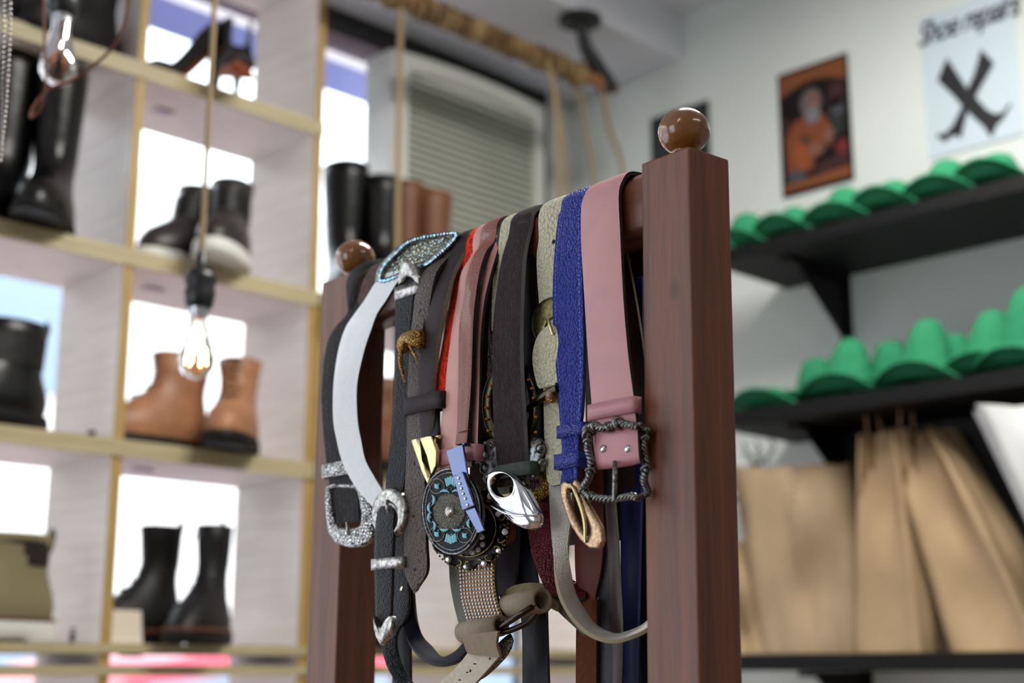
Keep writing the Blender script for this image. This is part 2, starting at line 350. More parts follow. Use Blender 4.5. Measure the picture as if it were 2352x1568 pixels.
def boot(name, label, loc, heading, L=.25, Ht=.19, um=None, sm=None, sole=.018, heel=0., sw=1., lace=0, tab=None, welt=None, top_w=1.15, stripe=None, group=None, sh_back=.0, sf=1.):
    loc = np.array(loc, float); ca, sa = math.cos(heading), math.sin(heading)
    t = thing(name, label, 'boot' if 'boot' in name else 'shoe', loc, group)
    def T(x, y, z): return loc+np.array([ca*x-sa*y, sa*x+ca*y, z])
    z0 = sole+heel*.9
    prof = [(z, xf*L, xb*L/.25, hw*sw) for z, xf, xb, hw in ANK if z < Ht-.01]
    prof = [(z, xf*(1-(1-sf)*min(1, z/.11)) , xb, hw*(1-(1-sf)*min(1, z/.11))) for z, xf, xb, hw in prof]; zt, xf, xb, hw = prof[-1]; n = max(1, int((Ht-zt)/.03))
    for i in range(1, n+1):
        q = i/n; prof.append((zt+(Ht-zt)*q, xf+(.04*q*(Ht/.35))*L, xb-(sh_back+.03*(Ht/.35)*q)*L, hw*(1+(top_w-1)*q)))
    def ring(z, xf, xb, hw, sc_=1., k=28):
        cx, a = (xf+xb)/2, (xf-xb)/2*sc_; out = []
        for j in range(k):
            q = 2*PI*j/k; cc, ss = math.cos(q), math.sin(q)
            e = .82 if z < .06 else .95
            x = cx+a*math.copysign(abs(cc)**e, cc); y = hw*sc_*math.copysign(abs(ss)**.85, ss)*(1-.12*max(0, cc)-.16*max(0, -cc) if z < .07 else 1-.1*abs(cc))
            zz = z
            if z < .07: zz = z   # flat feather line
            out.append(T(x, y, z0+zz))
        return out
    rings = [ring(*p) for p in prof]
    zt, xf, xb, hw = prof[-1]
    rim = [ring(zt+.001, xf-.002, xb+.002, hw-.002, 1), ]
    b = MB(); b.loft(rings+rim, 0, (True, False)); up = b.build('upper', um, t)
    li = MB(); li.loft([ring(zt+.001, xf-.002, xb+.002, hw-.002), ring(zt-.02, xf-.006, xb+.006, hw-.006), ring(zt-.055, xf-.008, xb+.008, hw-.008)], 0, (False, True)); li.build('lining', mins, t)
    # sole
    s_ = MB(); zb = heel
    def sring(z, grow, lift):
        out = []
        for p, j in zip(ring(0, L*1.0, -.004, .050*sw), range(28)):
            q = 2*PI*j/28; cc, ss = math.cos(q), math.sin(q)
            x = L/2+(L/2+.006)*grow*math.copysign(abs(cc)**.8, cc); y = (.051*sw)*grow*math.copysign(abs(ss)**.8, ss)*(1-.12*max(0, cc)-.16*max(0, -cc))
            f_ = x/L; arch = lift*max(0, math.sin(PI*min(1, max(0, (f_-.28)/.25))))
            zz = z+arch+(-heel*min(1, max(0, (f_-.3)/.35)) if heel else 0)
            out.append(T(x, y, zz))
        return out
    s_.loft([sring(zb, .97, .012), sring(zb+.003, 1.03, .012), sring(zb+sole*.6, 1.04, .003), sring(zb+sole*1.02, 1.02, 0)])
    if heel:
        hx = .25*L; s_.loft([[T(x, y, z) for x, y in ((0.004+d, -.03*sw), (hx, -.034*sw), (hx, .034*sw), (.004+d, .03*sw))] for z, d in ((0, .004), (heel+.012, 0))])
        if False: pass
    s_.build('sole', sm, t)
    if heel:  # fill between dropped forefoot sole and upper
        pass
    if welt:
        wr = sring(zb+sole, 1.035, 0); wr2 = sring(zb+sole+.006, 1.03, 0); MB().loft([wr, wr2]).build('welt', welt, t)
    if tab:
        MB().tube([T(xb-.001, 0, z0+zt-.025), T(xb-.008, 0, z0+zt+.004), T(xb-.004, 0, z0+zt+.016), T(xb+.003, 0, z0+zt+.004)], .0035, 6).build('pull_tab', tab, t)
    if stripe:
        MB().loft([ring(.085, .60*L, .008, .0405*sw), ring(.14, .55*L, .004, .0405*sw)], 0, (False, False)).build('elastic_gore', stripe, t)
    if lace:
        b = MB()
        for i in range(lace):
            q = i/(lace-1); z = .075+q*(Ht-.085)
            # front surface x at that z
            xs_ = np.interp(z, [p[0] for p in prof], [p[1] for p in prof])
            for sg in (-1, 1):
                b.tube([T(xs_-.016, sg*.02, z0+z), T(xs_+.0035, 0, z0+z+.005), T(xs_-.015, -sg*.02, z0+z+.011)], .0018, 5)
        b.tube([T(xs_-.0, .004, z0+z), T(xs_+.016, .016, z0+z+.002), T(xs_+.014, .02, z0+z-.02), T(xs_+.004, .006, z0+z-.003), T(xs_+.016, -.014, z0+z+.001), T(xs_+.013, -.02, z0+z-.022)], .0015, 5)
        b.build('laces', mlace, t)
    return t
def on_shelf(x, y, z): p = onZ(x, y, z); return p
def hx(xpx, Y, z): 
    """X where the pixel column xpx meets plane Y at height z"""
    lo = onY(xpx, 1541-(z-CAMZ)*1232, Y); return float(lo[0])
def pl(xpx, Y, z): return (hx(xpx, Y, z), Y, z)
G1 = 'ankle and tall boots in the cubbies'
boot('ankle_boot', 'tan ankle boot with black lug sole, left one of the tan pair', pl(470, 2.47, LV[4]), R(188), .27, .178, mtan, mrub, .024, lace=5, tab=mtan, group=G1)
boot('ankle_boot', 'tan ankle boot with black lug sole, right one of the tan pair', pl(556, 2.44, LV[4]), R(226), .25, .168, mtan, mrub, .026, lace=5, tab=mtan, group=G1)
boot('combat_boot', 'dark brown black lace up boot on the lowest full row, left one of its pair', pl(402, 2.49, 1.396), R(190), .235, .205, mbk2, mrub, .024, sf=.78, lace=8, tab=mbk2, welt=mwelt, group=G1)
boot('combat_boot', 'dark brown black lace up boot on the lowest full row, right one of its pair', pl(500, 2.43, 1.396), R(218), .235, .205, mbk2, mrub, .024, sf=.78, lace=8, tab=mbk2, welt=mwelt, group=G1)
boot('chelsea_boot', 'shiny grey black boot with thick white sole, left one of its pair', pl(503, 2.48, LV[5]), R(196), .23, .165, mgry, mwht, .03, stripe=mbk2, tab=mbk2, group=G1)
boot('chelsea_boot', 'shiny grey black boot with thick white sole, right one of its pair', pl(543, 2.43, LV[5]), R(224), .24, .165, mgry, mwht, .03, stripe=mbk2, tab=mbk2, group=G1)
boot('tall_boot', 'shiny black knee boot in the upper left cubby, left one of its pair', pl(42, 2.48, LV[5]), R(215), .25, .335, mbk, mrub, .014, group=G1, top_w=1.3)
boot('tall_boot', 'shiny black knee boot in the upper left cubby, right one of its pair', pl(128, 2.45, LV[5]), R(232), .25, .315, mbk, mrub, .014, group=G1, top_w=1.3)
boot('ankle_boot', 'plain black pull-on ankle boot at the left frame edge, middle row', pl(88, 2.41, LV[4]), R(190), .27, .165, mbk, mrub, .028, tab=mbk2, stripe=mbk2, group=G1)
boot('ankle_boot', 'olive beige suede ankle boot on thick white sole at the left frame edge', pl(104, 2.41, 1.396), R(190), .27, .15, mbei, mwht, .036, tab=mbk2, welt=mwelt, group=G1)
boot('ankle_boot', 'black boot on the top row of the left cubby behind the upper glass bulb', pl(262, 2.44, LV[6]), R(200), .25, .2, mbk2, mrub, .02, lace=5, group=G1)
boot('ankle_boot', 'black boot on the top row, standing further left beside its match', pl(150, 2.48, LV[6]), R(196), .25, .2, mbk, mrub, .02, group=G1)
boot('tall_boot', 'tall black leather boot on the lower shelving beside white cooler, left one of its pair', pl(772, 2.46, LV[5]-.015), R(246), .25, .315, mbk, mrub, .014, group=G1, top_w=1.35)
boot('tall_boot', 'tall black leather boot on the lower shelving beside white cooler, right one of its pair', pl(858, 2.42, LV[5]-.015), R(240), .25, .29, mbk, mrub, .014, group=G1, top_w=1.35)
boot('tall_boot', 'tall brown leather boot standing in front of the white cooler, left one of its pair', pl(915, 2.47, LV[5]-.015), R(240), .24, .32, mbr, mrub, .014, group=G1, top_w=1.3)
boot('tall_boot', 'tall brown leather boot standing in front of the white cooler, right one of its pair', pl(975, 2.43, LV[5]-.015), R(240), .24, .30, mbr, mrub, .014, group=G1, top_w=1.3)
# cream sneaker toe on the lowest full row
cd_p = onY(290, 1425, 2.366)
t = thing('card', 'small cream card leaning at the toe of the dark lace up boots', 'card', (cd_p[0], 2.366, 1.396)); MB().obb((cd_p[0], 2.372, 1.396+.031), (.036, 0, 0), (0, .0008, 0), (0, .006, .030)).build('card_sheet', M('cream_card', (224, 212, 194), .7), t)
boot('ankle_boot', 'tan boot added in the lower shelving to block the bright gap between belts', pl(905, 2.47, LV[4]), R(215), .25, .2, mbr, mrub, .02, group=G1)  # this boot and the next are added to block the bright window gap
boot('ankle_boot', 'brown boot added one row lower in the lower shelving to block brightness behind belts', pl(900, 2.46, 1.396), R(215), .25, .2, mbei, mrub, .02, group=G1)
# high heels
mtans = M('tan_sole', (168, 88, 48), .45); mshell = M('black_suede_shoe', (30, 28, 30), .7)
def pump(label, loc, heading, L=.22, hh=.095, up=1.25):
    loc = np.array(loc, float); ca, sa = math.cos(heading), math.sin(heading)
    T = lambda x, y, z: loc+np.array([ca*x-sa*y, sa*x+ca*y, z]); t = thing('high_heel_shoe', label, 'shoe', loc, 'black heeled shoes on the top row')
    st = np.linspace(0, 1, 15); zs_ = hh*(.5+.5*np.cos(np.clip(st*1.35, 0, 1)*PI)); wd = np.interp(st, [0, .12, .35, .65, .85, 1], [.018, .027, .026, .037, .03, .004])
    top = up*np.interp(st, [0, .15, .4, .6, .75, 1], [.062, .055, .032, .03, .04, .012]); o, i_, b = [], [], MB()
    for k in range(15):
        x = st[k]*L; z = zs_[k]+.004; w_ = wd[k]; h = top[k]
        closed = st[k] > .64
        a = np.linspace(-PI/2*.98, PI/2*.98, 13) if not closed else np.linspace(-PI/2*.98, PI/2*.98, 13)
        o.append([T(x, math.sin(q)*w_, z+h*(1-math.cos(q)) if not closed else z+h*abs(math.sin(q*1.0))**2*(.55)) for q in a])
    b.loft([r for r in o], 0, (False, False), False)
    b.loft([[T(st[k]*L, math.sin(q)*wd[k], zs_[k]+.004+top[k]*.55+top[k]*.45*math.cos(q)) for q in np.linspace(-PI/2, PI/2, 9)] for k in range(9, 15)], 0, (False, False), False)
    b.build('upper', mshell, t)
    MB().loft([[T(st[k]*L, -wd[k], zs_[k]), T(st[k]*L, wd[k], zs_[k]), T(st[k]*L, wd[k], zs_[k]+.0045), T(st[k]*L, -wd[k], zs_[k]+.0045)] for k in range(15)]).build('sole', mtans, t)
    MB().loft([[T(.028+r_*math.cos(q), r_*.8*math.sin(q), z) for q in (2*PI*j/10 for j in range(10))] for z, r_ in ((0, .009), (.03, .0085), (.07, .014), (hh, .022))]).build('heel', mshell, t)
    return t
pump('black high heeled shoe with tan sole on the top row, left one of its pair', pl(520, 2.45, LV[6]), R(190), .25, .135)
pump('black high heeled shoe with tan sole on the top row, right one of its pair', pl(548, 2.42, LV[6]), R(236), .24, .125)

# ================================================================== white cooler on the lower shelving
mwp = M('white_plastic', (226, 228, 222), .4); mgr = M('grey_white_slat', (184, 188, 174), .5)
ac = thing('air_cooler', 'large white louvred air cooler with rounded top standing in the window', 'air cooler', (2.36, 2.53, 2.115))
x0, x1, y0, y1, z0, z1 = 2.095, 2.635, 2.50, 2.612, 2.116, 2.86
b = MB()
def cring(y, ins):
    pts = [(x0+ins, z0+ins), (x1-ins, z0+ins)]
    for k in range(13):
        q = k/12; x = x1-ins-(x1-x0-2*ins)*q; pts.append((x, z1-ins-.014*(2*q-1)**2))
    return [np.array([x, y, z]) for x, z in pts]
b.loft([cring(y0+.02, 0), cring(y1, 0)], 0, (False, True)); b.loft([cring(y0+.02, 0), cring(y0+.006, .004), cring(y0, .014)], 0, (False, False))
b.loft([cring(y0, .014), cring(y0, .045)], 0, (False, False)); b.loft([cring(y0, .045), cring(y0+.018, .05)], 0, (False, True)); b.build('casing', mwp, ac)
b = MB()
for k in range(29):
    z = 2.235+k*.0195
    top_lim = 2.80
    b.add([(x0+.05, y0+.017, z), (x1-.05, y0+.017, z), (x1-.05, y0+.001, z+.006), (x0+.05, y0+.001, z+.006), (x0+.05, y0+.017, z+.0135), (x1-.05, y0+.017, z+.0135)],
          [(0, 1, 2, 3), (3, 2, 5, 4)], 0, None, False)
b.build('louvre_slats', mgr, ac)
MB().box((x0+.045, y0+.002, z0+.02), (x1-.045, y0+.016, 2.24)).build('lower_panel', mwp, ac)

# ================================================================== pendants
mbak = M('black_socket', (20, 22, 26), .35); mglass = bpy.data.materials.new('bulb_glass'); mglass.use_nodes = True
nt = mglass.node_tree; nt.nodes.clear(); o_ = nt.nodes.new('ShaderNodeOutputMaterial'); mx = nt.nodes.new('ShaderNodeMixShader'); tr = nt.nodes.new('ShaderNodeBsdfTransparent'); gs = nt.nodes.new('ShaderNodeBsdfGlossy')
fr = nt.nodes.new('ShaderNodeFresnel'); fr.inputs[0].default_value = 1.5; gs.inputs['Roughness'].default_value = .03; tr.inputs[0].default_value = (.93, .9, .86, 1)
nt.links.new(fr.outputs[0], mx.inputs[0]); nt.links.new(tr.outputs[0], mx.inputs[1]); nt.links.new(gs.outputs[0], mx.inputs[2]); nt.links.new(mx.outputs[0], o_.inputs[0])
mfil_on = M('glowing_filament', (255, 190, 110), .4); mfil_on.b.inputs['Emission Color'].default_value = (1, .62, .28, 1); mfil_on.b.inputs['Emission Strength'].default_value = 30
mcop = M('filament_support', (150, 90, 50), .3, .9); mrope = M('jute_rope', (156, 134, 100), .85); mrope.bump(mrope.noise(mrope.coord((1, 1, .3)), 700, 3), .8, .002)
mbrass = metal('brass_cap', (200, 200, 205), .25)
def pendant(label, x, y, z, mcord, glow, sock_r=.023, loop=None):
    """z = top of the socket"""
    t = thing('pendant_lamp', label, 'lamp', (x, y, z-.2), 'pendant bulbs in front of the shelving')
    MB().tube([(x, y, ZC2), (x, y, z+.02)], .0045, 8).build('cord', mcord, t)
    MB().lathe([(.045, 0), (.045, -.012), (.03, -.03), (.006, -.034)], (x, y, ZC2-.001), 20).build('ceiling_rose', mbak, t)
    MB().lathe([(.004, .028), (.008, .02), (.009, .0), (.018, -.004), (.023, -.012), (.0245, -.02), (.021, -.03), (.0235, -.038), (.0205, -.058), (.0175, -.062)], (x, y, z), 20).build('socket', mbak, t)
    MB().lathe([(.0145, 0), (.0145, -.006), (.0132, -.009), (.0145, -.012), (.0132, -.016)], (x, y, z-.06), 16).build('bulb_cap', mbrass, t)
    bl = MB().lathe([(.0125, .0), (.0135, -.012), (.0165, -.030), (.0225, -.050), (.0262, -.064), (.0252, -.077), (.0188, -.088), (.0085, -.0945), (.001, -.096)], (x, y, z-.073), 28).build('glass_bulb', mglass, t)
    MB().lathe([(.006, 0), (.005, -.02), (.004, -.038), (.0055, -.041), (.001, -.043)], (x, y, z-.074), 12).build('stem', mglass, bl)
    b = MB()
    for k in range(6):
        q = k*PI/3; b.tube([(x+.006*math.cos(q), y+.006*math.sin(q), z-.114), (x+.010*math.cos(q+.4), y+.010*math.sin(q+.4), z-.095), (x+.015*math.cos(q+.6), y+.015*math.sin(q+.6), z-.146)], .0009, 5)
    b.build('filament', mfil_on if glow else mcop, bl)
    return t
mredc = M('brown_flex', (110, 58, 36), .6)
p1 = atD(150, -55, 2.05); p2 = atD(460, 645, 2.1)
pendant('clear glass filament bulb in black socket hanging at the top left', p1[0], p1[1], p1[2], mredc, False)
pendant('glowing filament bulb hanging in front of the tan boots', p2[0], p2[1], p2[2]+.02, mrope, True)
cb = [(100, -60, 1.84), (101, 60, 1.83), (106, 180, 1.82), (92, 250, 1.82), (70, 268, 1.83), (80, 240, 1.84), (112, 205, 1.85), (165, 185, 1.86), (215, 150, 1.86), (262, 105, 1.86), (290, 40, 1.86), (300, -60, 1.86)]
b = MB(); b.tube(curve_pts([atD(*q) for q in cb], n=6), .002, 6); tag(b.build('flex_cable', mredc, None, atD(70, 268, 1.83)), 'loose looping brown flex cable beside the clear upper bulb', 'cable')
# ball chain
mch = metal('steel_ball_chain', (176, 172, 170), .3); ch = MB()
cpts = curve_pts([atD(9, -80, 1.55), atD(6, 150, 1.55), atD(3, 345, 1.55), atD(-6, 370, 1.55), atD(-12, 345, 1.55), atD(-7, 150, 1.55), atD(2, -80, 1.55)], n=30)
acc = 0
for a, b_ in zip(cpts[:-1], cpts[1:]):
    L_ = np.linalg.norm(b_-a); 
    while acc < L_: ch.ball(a+(b_-a)*acc/L_, .0024, 6); acc += .0056
    acc -= L_
cpts = curve_pts([atD(24, -80, 1.55), atD(20, 120, 1.55), atD(7, 300, 1.55), atD(-9, 372, 1.55)], n=30)
for a, b_ in zip(cpts[:-1], cpts[1:]):
    L_ = np.linalg.norm(b_-a)
    while acc < L_: ch.ball(a+(b_-a)*acc/L_, .0024, 6); acc += .0056
    acc -= L_
tag(ch.build('ball_chain', mch, None, atD(9, 300, 1.55)), 'hanging loop of steel ball chain at the left frame edge', 'chain')

# ================================================================== rope wound pole under the ceiling
K = 1.115
def kp(x, z): return None
pa, pb = onY(860, -28, 2.22), onY(1412, 200, 2.22)
zp = float((pa[2]+pb[2])/2); xa, xb_ = float(pa[0])-.5, float(pb[0])
mpole = wood('bamboo_brown_pole', (150, 98, 56), (96, 58, 34), 0, 1, .5)
po = thing('rope_wound_pole', 'brown wooden pole wound with tan jute rope under the ceiling', 'pole', (xa, 2.22, zp))
MB().tube([(xa, 2.22, zp), (xb_, 2.22, zp)], .016, 12).build('pole', mpole, po)
b = MB(); pts = []
nn = 2600
for k in range(nn):
    q = k/(nn-1); x = xa+(xb_-.12-xa)*q; dens = 64*2*PI*q; r = .020+.004*abs(math.sin(q*43))+.003*math.sin(q*97)
    pts.append((x+.01*math.sin(q*61), 2.22+r*math.cos(dens), zp-.004+r*math.sin(dens)))
mrw_ = M('brown_jute_winding', (130, 96, 56), .9); f = mrw_.noise(mrw_.coord((1, .4, .4)), 14, 3); mrw_.color(mrw_.ramp(f, [(.38, (80, 56, 38)), (.5, (128, 102, 66)), (.66, (164, 142, 104))]))
b.tube(pts, .0074, 5); b.build('rope_winding', mrw_, po)
brk = thing('ceiling_bracket', 'black metal bracket holding the rope wound pole to the ceiling', 'bracket', (xb_-.04, 2.22, ZC1))
zt_ = ZC1
MB().tube([(xb_-.13, 2.22, zt_-.012), (xb_-.11, 2.22, zp+.08), (xb_-.02, 2.22, zp-.012)], [.016, .018, .028], 10).build('arm', mblack, brk)
MB().lathe([(.001, 0), (.055, 0), (.055, -.012), (.02, -.02), (.001, -.02)], (xb_-.13, 2.22, zt_), 18).build('flange', mblack, brk)
def cord(label, pts, r=.006, name='hanging_rope', mat=mrope, sway=0):
    b = MB(); b.tube(curve_pts(pts, n=6), r, 7); return tag(b.build(name, mat, None, pts[-1]), label, 'rope', 'ropes hanging from the pole')
xr = lambda px: float(onY(px, 100, 2.22)[0])
zr = lambda px, py: float(onY(px, py, 2.22)[2])
cord('thick tan rope hanging straight from pole in front of cooler edge', [(xr(915), 2.215, zp+.01), (xr(916), 2.215, 2.6), (xr(918), 2.215, 2.2), (xr(918), 2.2, 1.6)], .0065)
cord('twisted tan rope hanging beside the right edge of the cooler', [(xr(1238), 2.2, zp), (xr(1262), 2.2, zr(1250, 240)), (xr(1268), 2.2, zr(1262, 420)), (xr(1275), 2.2, 2.0), (xr(1275), 2.2, 1.6)], .0065)
cord('thin tan rope hanging just right of the twisted one', [(xr(1262), 2.215, zp), (xr(1284), 2.215, zr(1284, 300)), (xr(1300), 2.215, zr(1300, 480)), (xr(1300), 2.215, 1.6)], .004)
cord('thin pale cord slanting down from the bracket end of pole', [(xr(1375), 2.215, zp), (xr(1395), 2.215, zr(1395, 300)), (xr(1425), 2.215, zr(1425, 420)), (xr(1450), 2.215, 2.0), (xr(1452), 2.2, 1.7)], .006)
cord('pale cord slanting down midway between twisted rope and bracket', [(xr(1330), 2.23, zp), (xr(1352), 2.23, zr(1345, 300)), (xr(1372), 2.23, zr(1372, 480)), (xr(1380), 2.23, 1.7)], .005)

# ================================================================== right wall: shelves, brackets
mshelf = M('black_shelf', (10, 10, 11), .55, spec=.25); vary(mshelf, 12, .2)
XS0, YE = 2.55, 1.9
def wshelf(label, zt, th, ye=YE):
    t = thing('wall_shelf', label, 'shelf', ((XS0+XW)/2, .5, zt-th), 'black shelves on the sign wall')
    MB().box((XS0, -1.2, zt-th), (XW-.001, ye, zt)).build('shelf_board', mshelf, t, bevel=.002)
    for y in (1.735, .75, -.3):
        b = MB(); b.box((XW-.012, y-.014, zt-th-.17), (XW-.001, y+.014, zt-th))
        b.box((XW-.25, y-.014, zt-th-.012), (XW-.001, y+.014, zt-th-.001))
        b.add([(XW-.012, y-.004, zt-th-.16), (XW-.012, y+.004, zt-th-.16), (XW-.2, y+.004, zt-th-.012), (XW-.2, y-.004, zt-th-.012), (XW-.012, y-.004, zt-th-.012), (XW-.012, y+.004, zt-th-.012)], [(0, 3, 4), (1, 5, 2), (0, 1, 2, 3)], 0, None, False)
        b.build('bracket', mshelf, t)
    return t
wshelf('top black wall shelf holding green felt hats', 2.287, .032); wshelf('middle black wall shelf holding green felt hats with tall crowns', 1.909, .034); wshelf('lowest black wall shelf carrying the paper bags', 1.382, .034)

# ================================================================== green hats
mhat = M('green_felt', (48, 134, 94), .85, spec=.2); vary(mhat, 60, .12); mhat.bump(mhat.noise(mhat.coord(), 900, 3), .4, .0008)
mband = M('dark_green_band', (14, 70, 48), .8)
def hat(label, loc, rz, r=.085, crown=.10, tilt=(0, 0), curl=.03, group='green felt hats'):
    loc = np.array(loc, float)
    ca, sa = math.cos(rz), math.sin(rz)
    t = thing('felt_hat', label, 'hat', loc, group); tx, ty = tilt
    def T(x, y, z):
        y2, z2 = y*math.cos(tx)-z*math.sin(tx), y*math.sin(tx)+z*math.cos(tx)
        x2, z3 = x*math.cos(ty)+z2*math.sin(ty), -x*math.sin(ty)+z2*math.cos(ty)
        return loc+np.array([ca*x2-sa*y2, sa*x2+ca*y2, z3])
    k = 36; prof = [(1.0, 0), (.99, .003), (.8, .0035), (.6, .004), (.52, .008), (.47, crown*.35), (.38, crown*.7), (.28, crown*.93), (.18, crown*1.0), (.09, crown*.94), (.0, crown*.86)]
    def P_(f, z, j, dz=0):
        q = 2*PI*j/k; x, y = r*f*1.15*math.cos(q), r*f*.88*math.sin(q)
        br = max(0, (f-.52)/.48); zz = z+curl*br**1.6*(math.cos(2*q+PI))*.9+curl*.35*br
        if f < .5 and z > crown*.3:   # pinched crown
            pin = (z/crown)**2; y *= 1-.25*pin*max(0, math.cos(q)); zz -= crown*.2*pin*math.exp(-(y/(r*.12))**2)*(.6+.4*math.cos(q))
        return T(x, y, zz+dz)
    b = MB(); rings = [[P_(f, z, j) for j in range(k)] for f, z in prof]
    b.loft(rings, 0, (False, False)); b.loft([[P_(f, z-.003, j) for j in range(k)] for f, z in prof[:5]][::-1], 0, (False, False)); b.loft([[P_(.515, .004, j) for j in range(k)], [P_(1., -.003, j) for j in range(k)]][:0] or [[P_(1., -.003, j) for j in range(k)], [P_(1., 0, j) for j in range(k)]], 0, (False, False))
    b.build('felt_body', mhat, t)
    MB().loft([[P_(.525, .008, j) for j in range(k)], [P_(.505, .026, j) for j in range(k)]], 0, (False, False)).build('hat_band', mband, t)
    return t
def yw(px, X, z=None):
    p = onX(px, 600, X); return float(p[1])
for i, px_ in enumerate((1650, 1712, 1822, 1940, 2055, 2180, 2300)):
    hat(['green felt hat on top shelf, mostly behind the post', 'green felt hat at the left end of top shelf beside post', 'green felt hat, second clear one from left on top shelf',
         'green felt hat right below the painted portrait on top shelf', 'green felt hat between portrait and crossed boots sign on top shelf', 'green felt hat below left corner of crossed boots sign', 'green felt hat at the right frame edge on top shelf'][i],
        (2.625, yw(px_, 2.62), 2.289+.012), R(90+(-8, 5, -6, 9, -4, 6, 0)[i]), .092, .085 if i % 2 else .07, (R((3, -4, 2, -3, 4, -2, 3)[i]), R(-5)), .03, 'green felt hats on the top shelf')
for i, (px_, cr, sh) in enumerate(((1760, .05, 0), (1862, .11, .05), (1930, .13, -.02), (2030, .12, .05), (2108, .14, -.02), (2175, .11, .05), (2255, .14, .0), (2345, .16, -.02))):
    hat(['low crowned green hat at the left end of the middle shelf', 'green hat with narrow crown leaning behind the shelf end one', 'wide green hat in front of the shelf bracket', 'green hat with thin crown right of the bracket',
         'tall crowned green hat in the middle of the middle shelf', 'green hat tucked behind the tall crowned one', 'green hat with steep crown above the tall narrow paper bag', 'largest green hat at the right frame edge'][i],
        (2.66+sh, yw(px_, 2.66+sh), 1.911+.012+.004*(i % 2)), R(90+(6, -10, 8, -6, 4, -12, 9, -5, 0)[i]), .098, cr*1.0, (R((2, -6, 4, -5, 3, -7, 4, -3, 0)[i]), R(-4)), .028, 'green felt hats on the middle shelf')

# ================================================================== wall signs
def wallxy(x, y, X=XW): p = onX(x, y, X); return (p[1], p[2])
def flat_on_wall(b, poly, off, mi, th=.0006):
    """poly of (Y, Z) on the sign wall, standing off it"""
    n = len(poly); a = [(XW-off, y, z) for y, z in poly]; c_ = [(XW-off+th, y, z) for y, z in poly]
    b.add(a, [tuple(range(n))], mi, None, False); b.add(a+c_, [(i, (i+1) % n, (i+1) % n+n, i+n) for i in range(n)], mi, None, False)
def ell(cy, cz, ry, rz, n=24, a=0): return [(cy+ry*math.cos(2*PI*i/n)*math.cos(a)-rz*math.sin(2*PI*i/n)*math.sin(a), cz+ry*math.cos(2*PI*i/n)*math.sin(a)+rz*math.sin(2*PI*i/n)*math.cos(a)) for i in range(n)]
def panel(name, label, yl, yr, zb, zt, mat, cat='sign'):
    t = thing(name, label, cat, (XW-.002, (yl+yr)/2, zb)); MB().box((XW-.004, yr, zb), (XW-.001, yl, zt)).build('tin_plate', mat, t, bevel=.001); return t
zb_, zt_s = 1.35+(2.307-1.35)*XW/2.4, 1.35+(2.583-1.35)*XW/2.4
kx = XW/2.4
mdk = M('dark_print', (24, 17, 18), .6, spec=.2)
t = panel('picture', 'dark framed picture half hidden behind the near post knob', 2.312, 2.115, zb_, zt_s, mblack, 'picture')
b = MB(); flat_on_wall(b, [(2.297, zb_+.015), (2.297, zt_s-.015), (2.13, zt_s-.015), (2.13, zb_+.015)], .0048, 0); flat_on_wall(b, ell(2.2, zb_+.15, .04, .07), .0056, 1)
b.build('print', [M('charcoal_print', (48, 50, 52), .6), M('grey_print', (92, 92, 88), .6)], t)
yl, yr = 1.598*kx, 1.427*kx
t = panel('picture', 'orange bordered painting of a grey bearded craftsman in an orange smock', yl, yr, zb_, zt_s, mdk, 'picture')
b = MB(); cy = (yl+yr)/2; wy = (yl-yr)/2; hz = zt_s-zb_
q_ = lambda u_, v_: (cy-u_*wy, zb_+v_*hz)
flat_on_wall(b, [q_(-.93, .04), q_(-.93, .10), q_(.93, .12), q_(.93, .04)], .0050, 1); flat_on_wall(b, [q_(-.93, .97), q_(-.93, .80)]+[q_(-.93+1.86*i/12, .80+.07*math.sin(PI*i/12)) for i in range(13)]+[q_(.93, .97)], .0050, 1)
flat_on_wall(b, [q_(-.93, .62), q_(-.75, .62), q_(-.75, .5), q_(-.93, .5)], .0050, 2); flat_on_wall(b, [q_(.45, .8), q_(.85, .8), q_(.85, .62), q_(.45, .6)], .0050, 2)
flat_on_wall(b, [q_(-.8, .18), q_(-.85, .45), q_(-.6, .57), q_(-.2, .6), q_(.25, .58), q_(.5, .45), q_(.45, .3), q_(.2, .36), q_(0, .3), q_(-.1, .16)], .0054, 3)
flat_on_wall(b, [q_(-.5, .18), q_(-.6, .38), q_(-.3, .42), q_(-.2, .2)], .0060, 8)
flat_on_wall(b, ell(*q_(-.06, .69), .31*wy, .115*hz), .0060, 4); flat_on_wall(b, ell(*q_(.0, .705), .17*wy, .07*hz), .0066, 5); flat_on_wall(b, ell(*q_(-.02, .59), .2*wy, .075*hz), .0072, 6)
flat_on_wall(b, ell(*q_(.02, .31), .24*wy, .05*hz), .0066, 5); flat_on_wall(b, ell(*q_(.4, .40), .14*wy, .06*hz), .0066, 5); flat_on_wall(b, ell(*q_(-.25, .41), .13*wy, .03*hz), .0066, 7)
flat_on_wall(b, [q_(.0, .1), q_(.0, .19), q_(.9, .24), q_(.9, .14)], .0050, 2); flat_on_wall(b, ell(*q_(.74, .28), .17*wy, .06*hz), .0056, 9); flat_on_wall(b, ell(*q_(.65, .58), .2*wy, .09*hz), .0050, 10); flat_on_wall(b, ell(*q_(.62, .46), .2*wy, .08*hz), .0054, 11)
flat_on_wall(b, ell(*q_(-.55, .15), .28*wy, .05*hz), .0056, 10)
b.build('painted_print', [M('pr%d' % i, c_, .6) for i, c_ in enumerate([(0, 0, 0), (122, 68, 28), (54, 20, 22), (122, 60, 30), (92, 86, 90), (122, 82, 66), (118, 112, 118), (22, 50, 38), (144, 72, 30), (104, 26, 26), (64, 64, 72), (34, 38, 34)])], t)
yl, yr = 1.262*kx, 1.072*kx; zb2 = 1.35+(2.306-1.35)*kx; zt2 = 1.35+(2.60-1.35)*kx
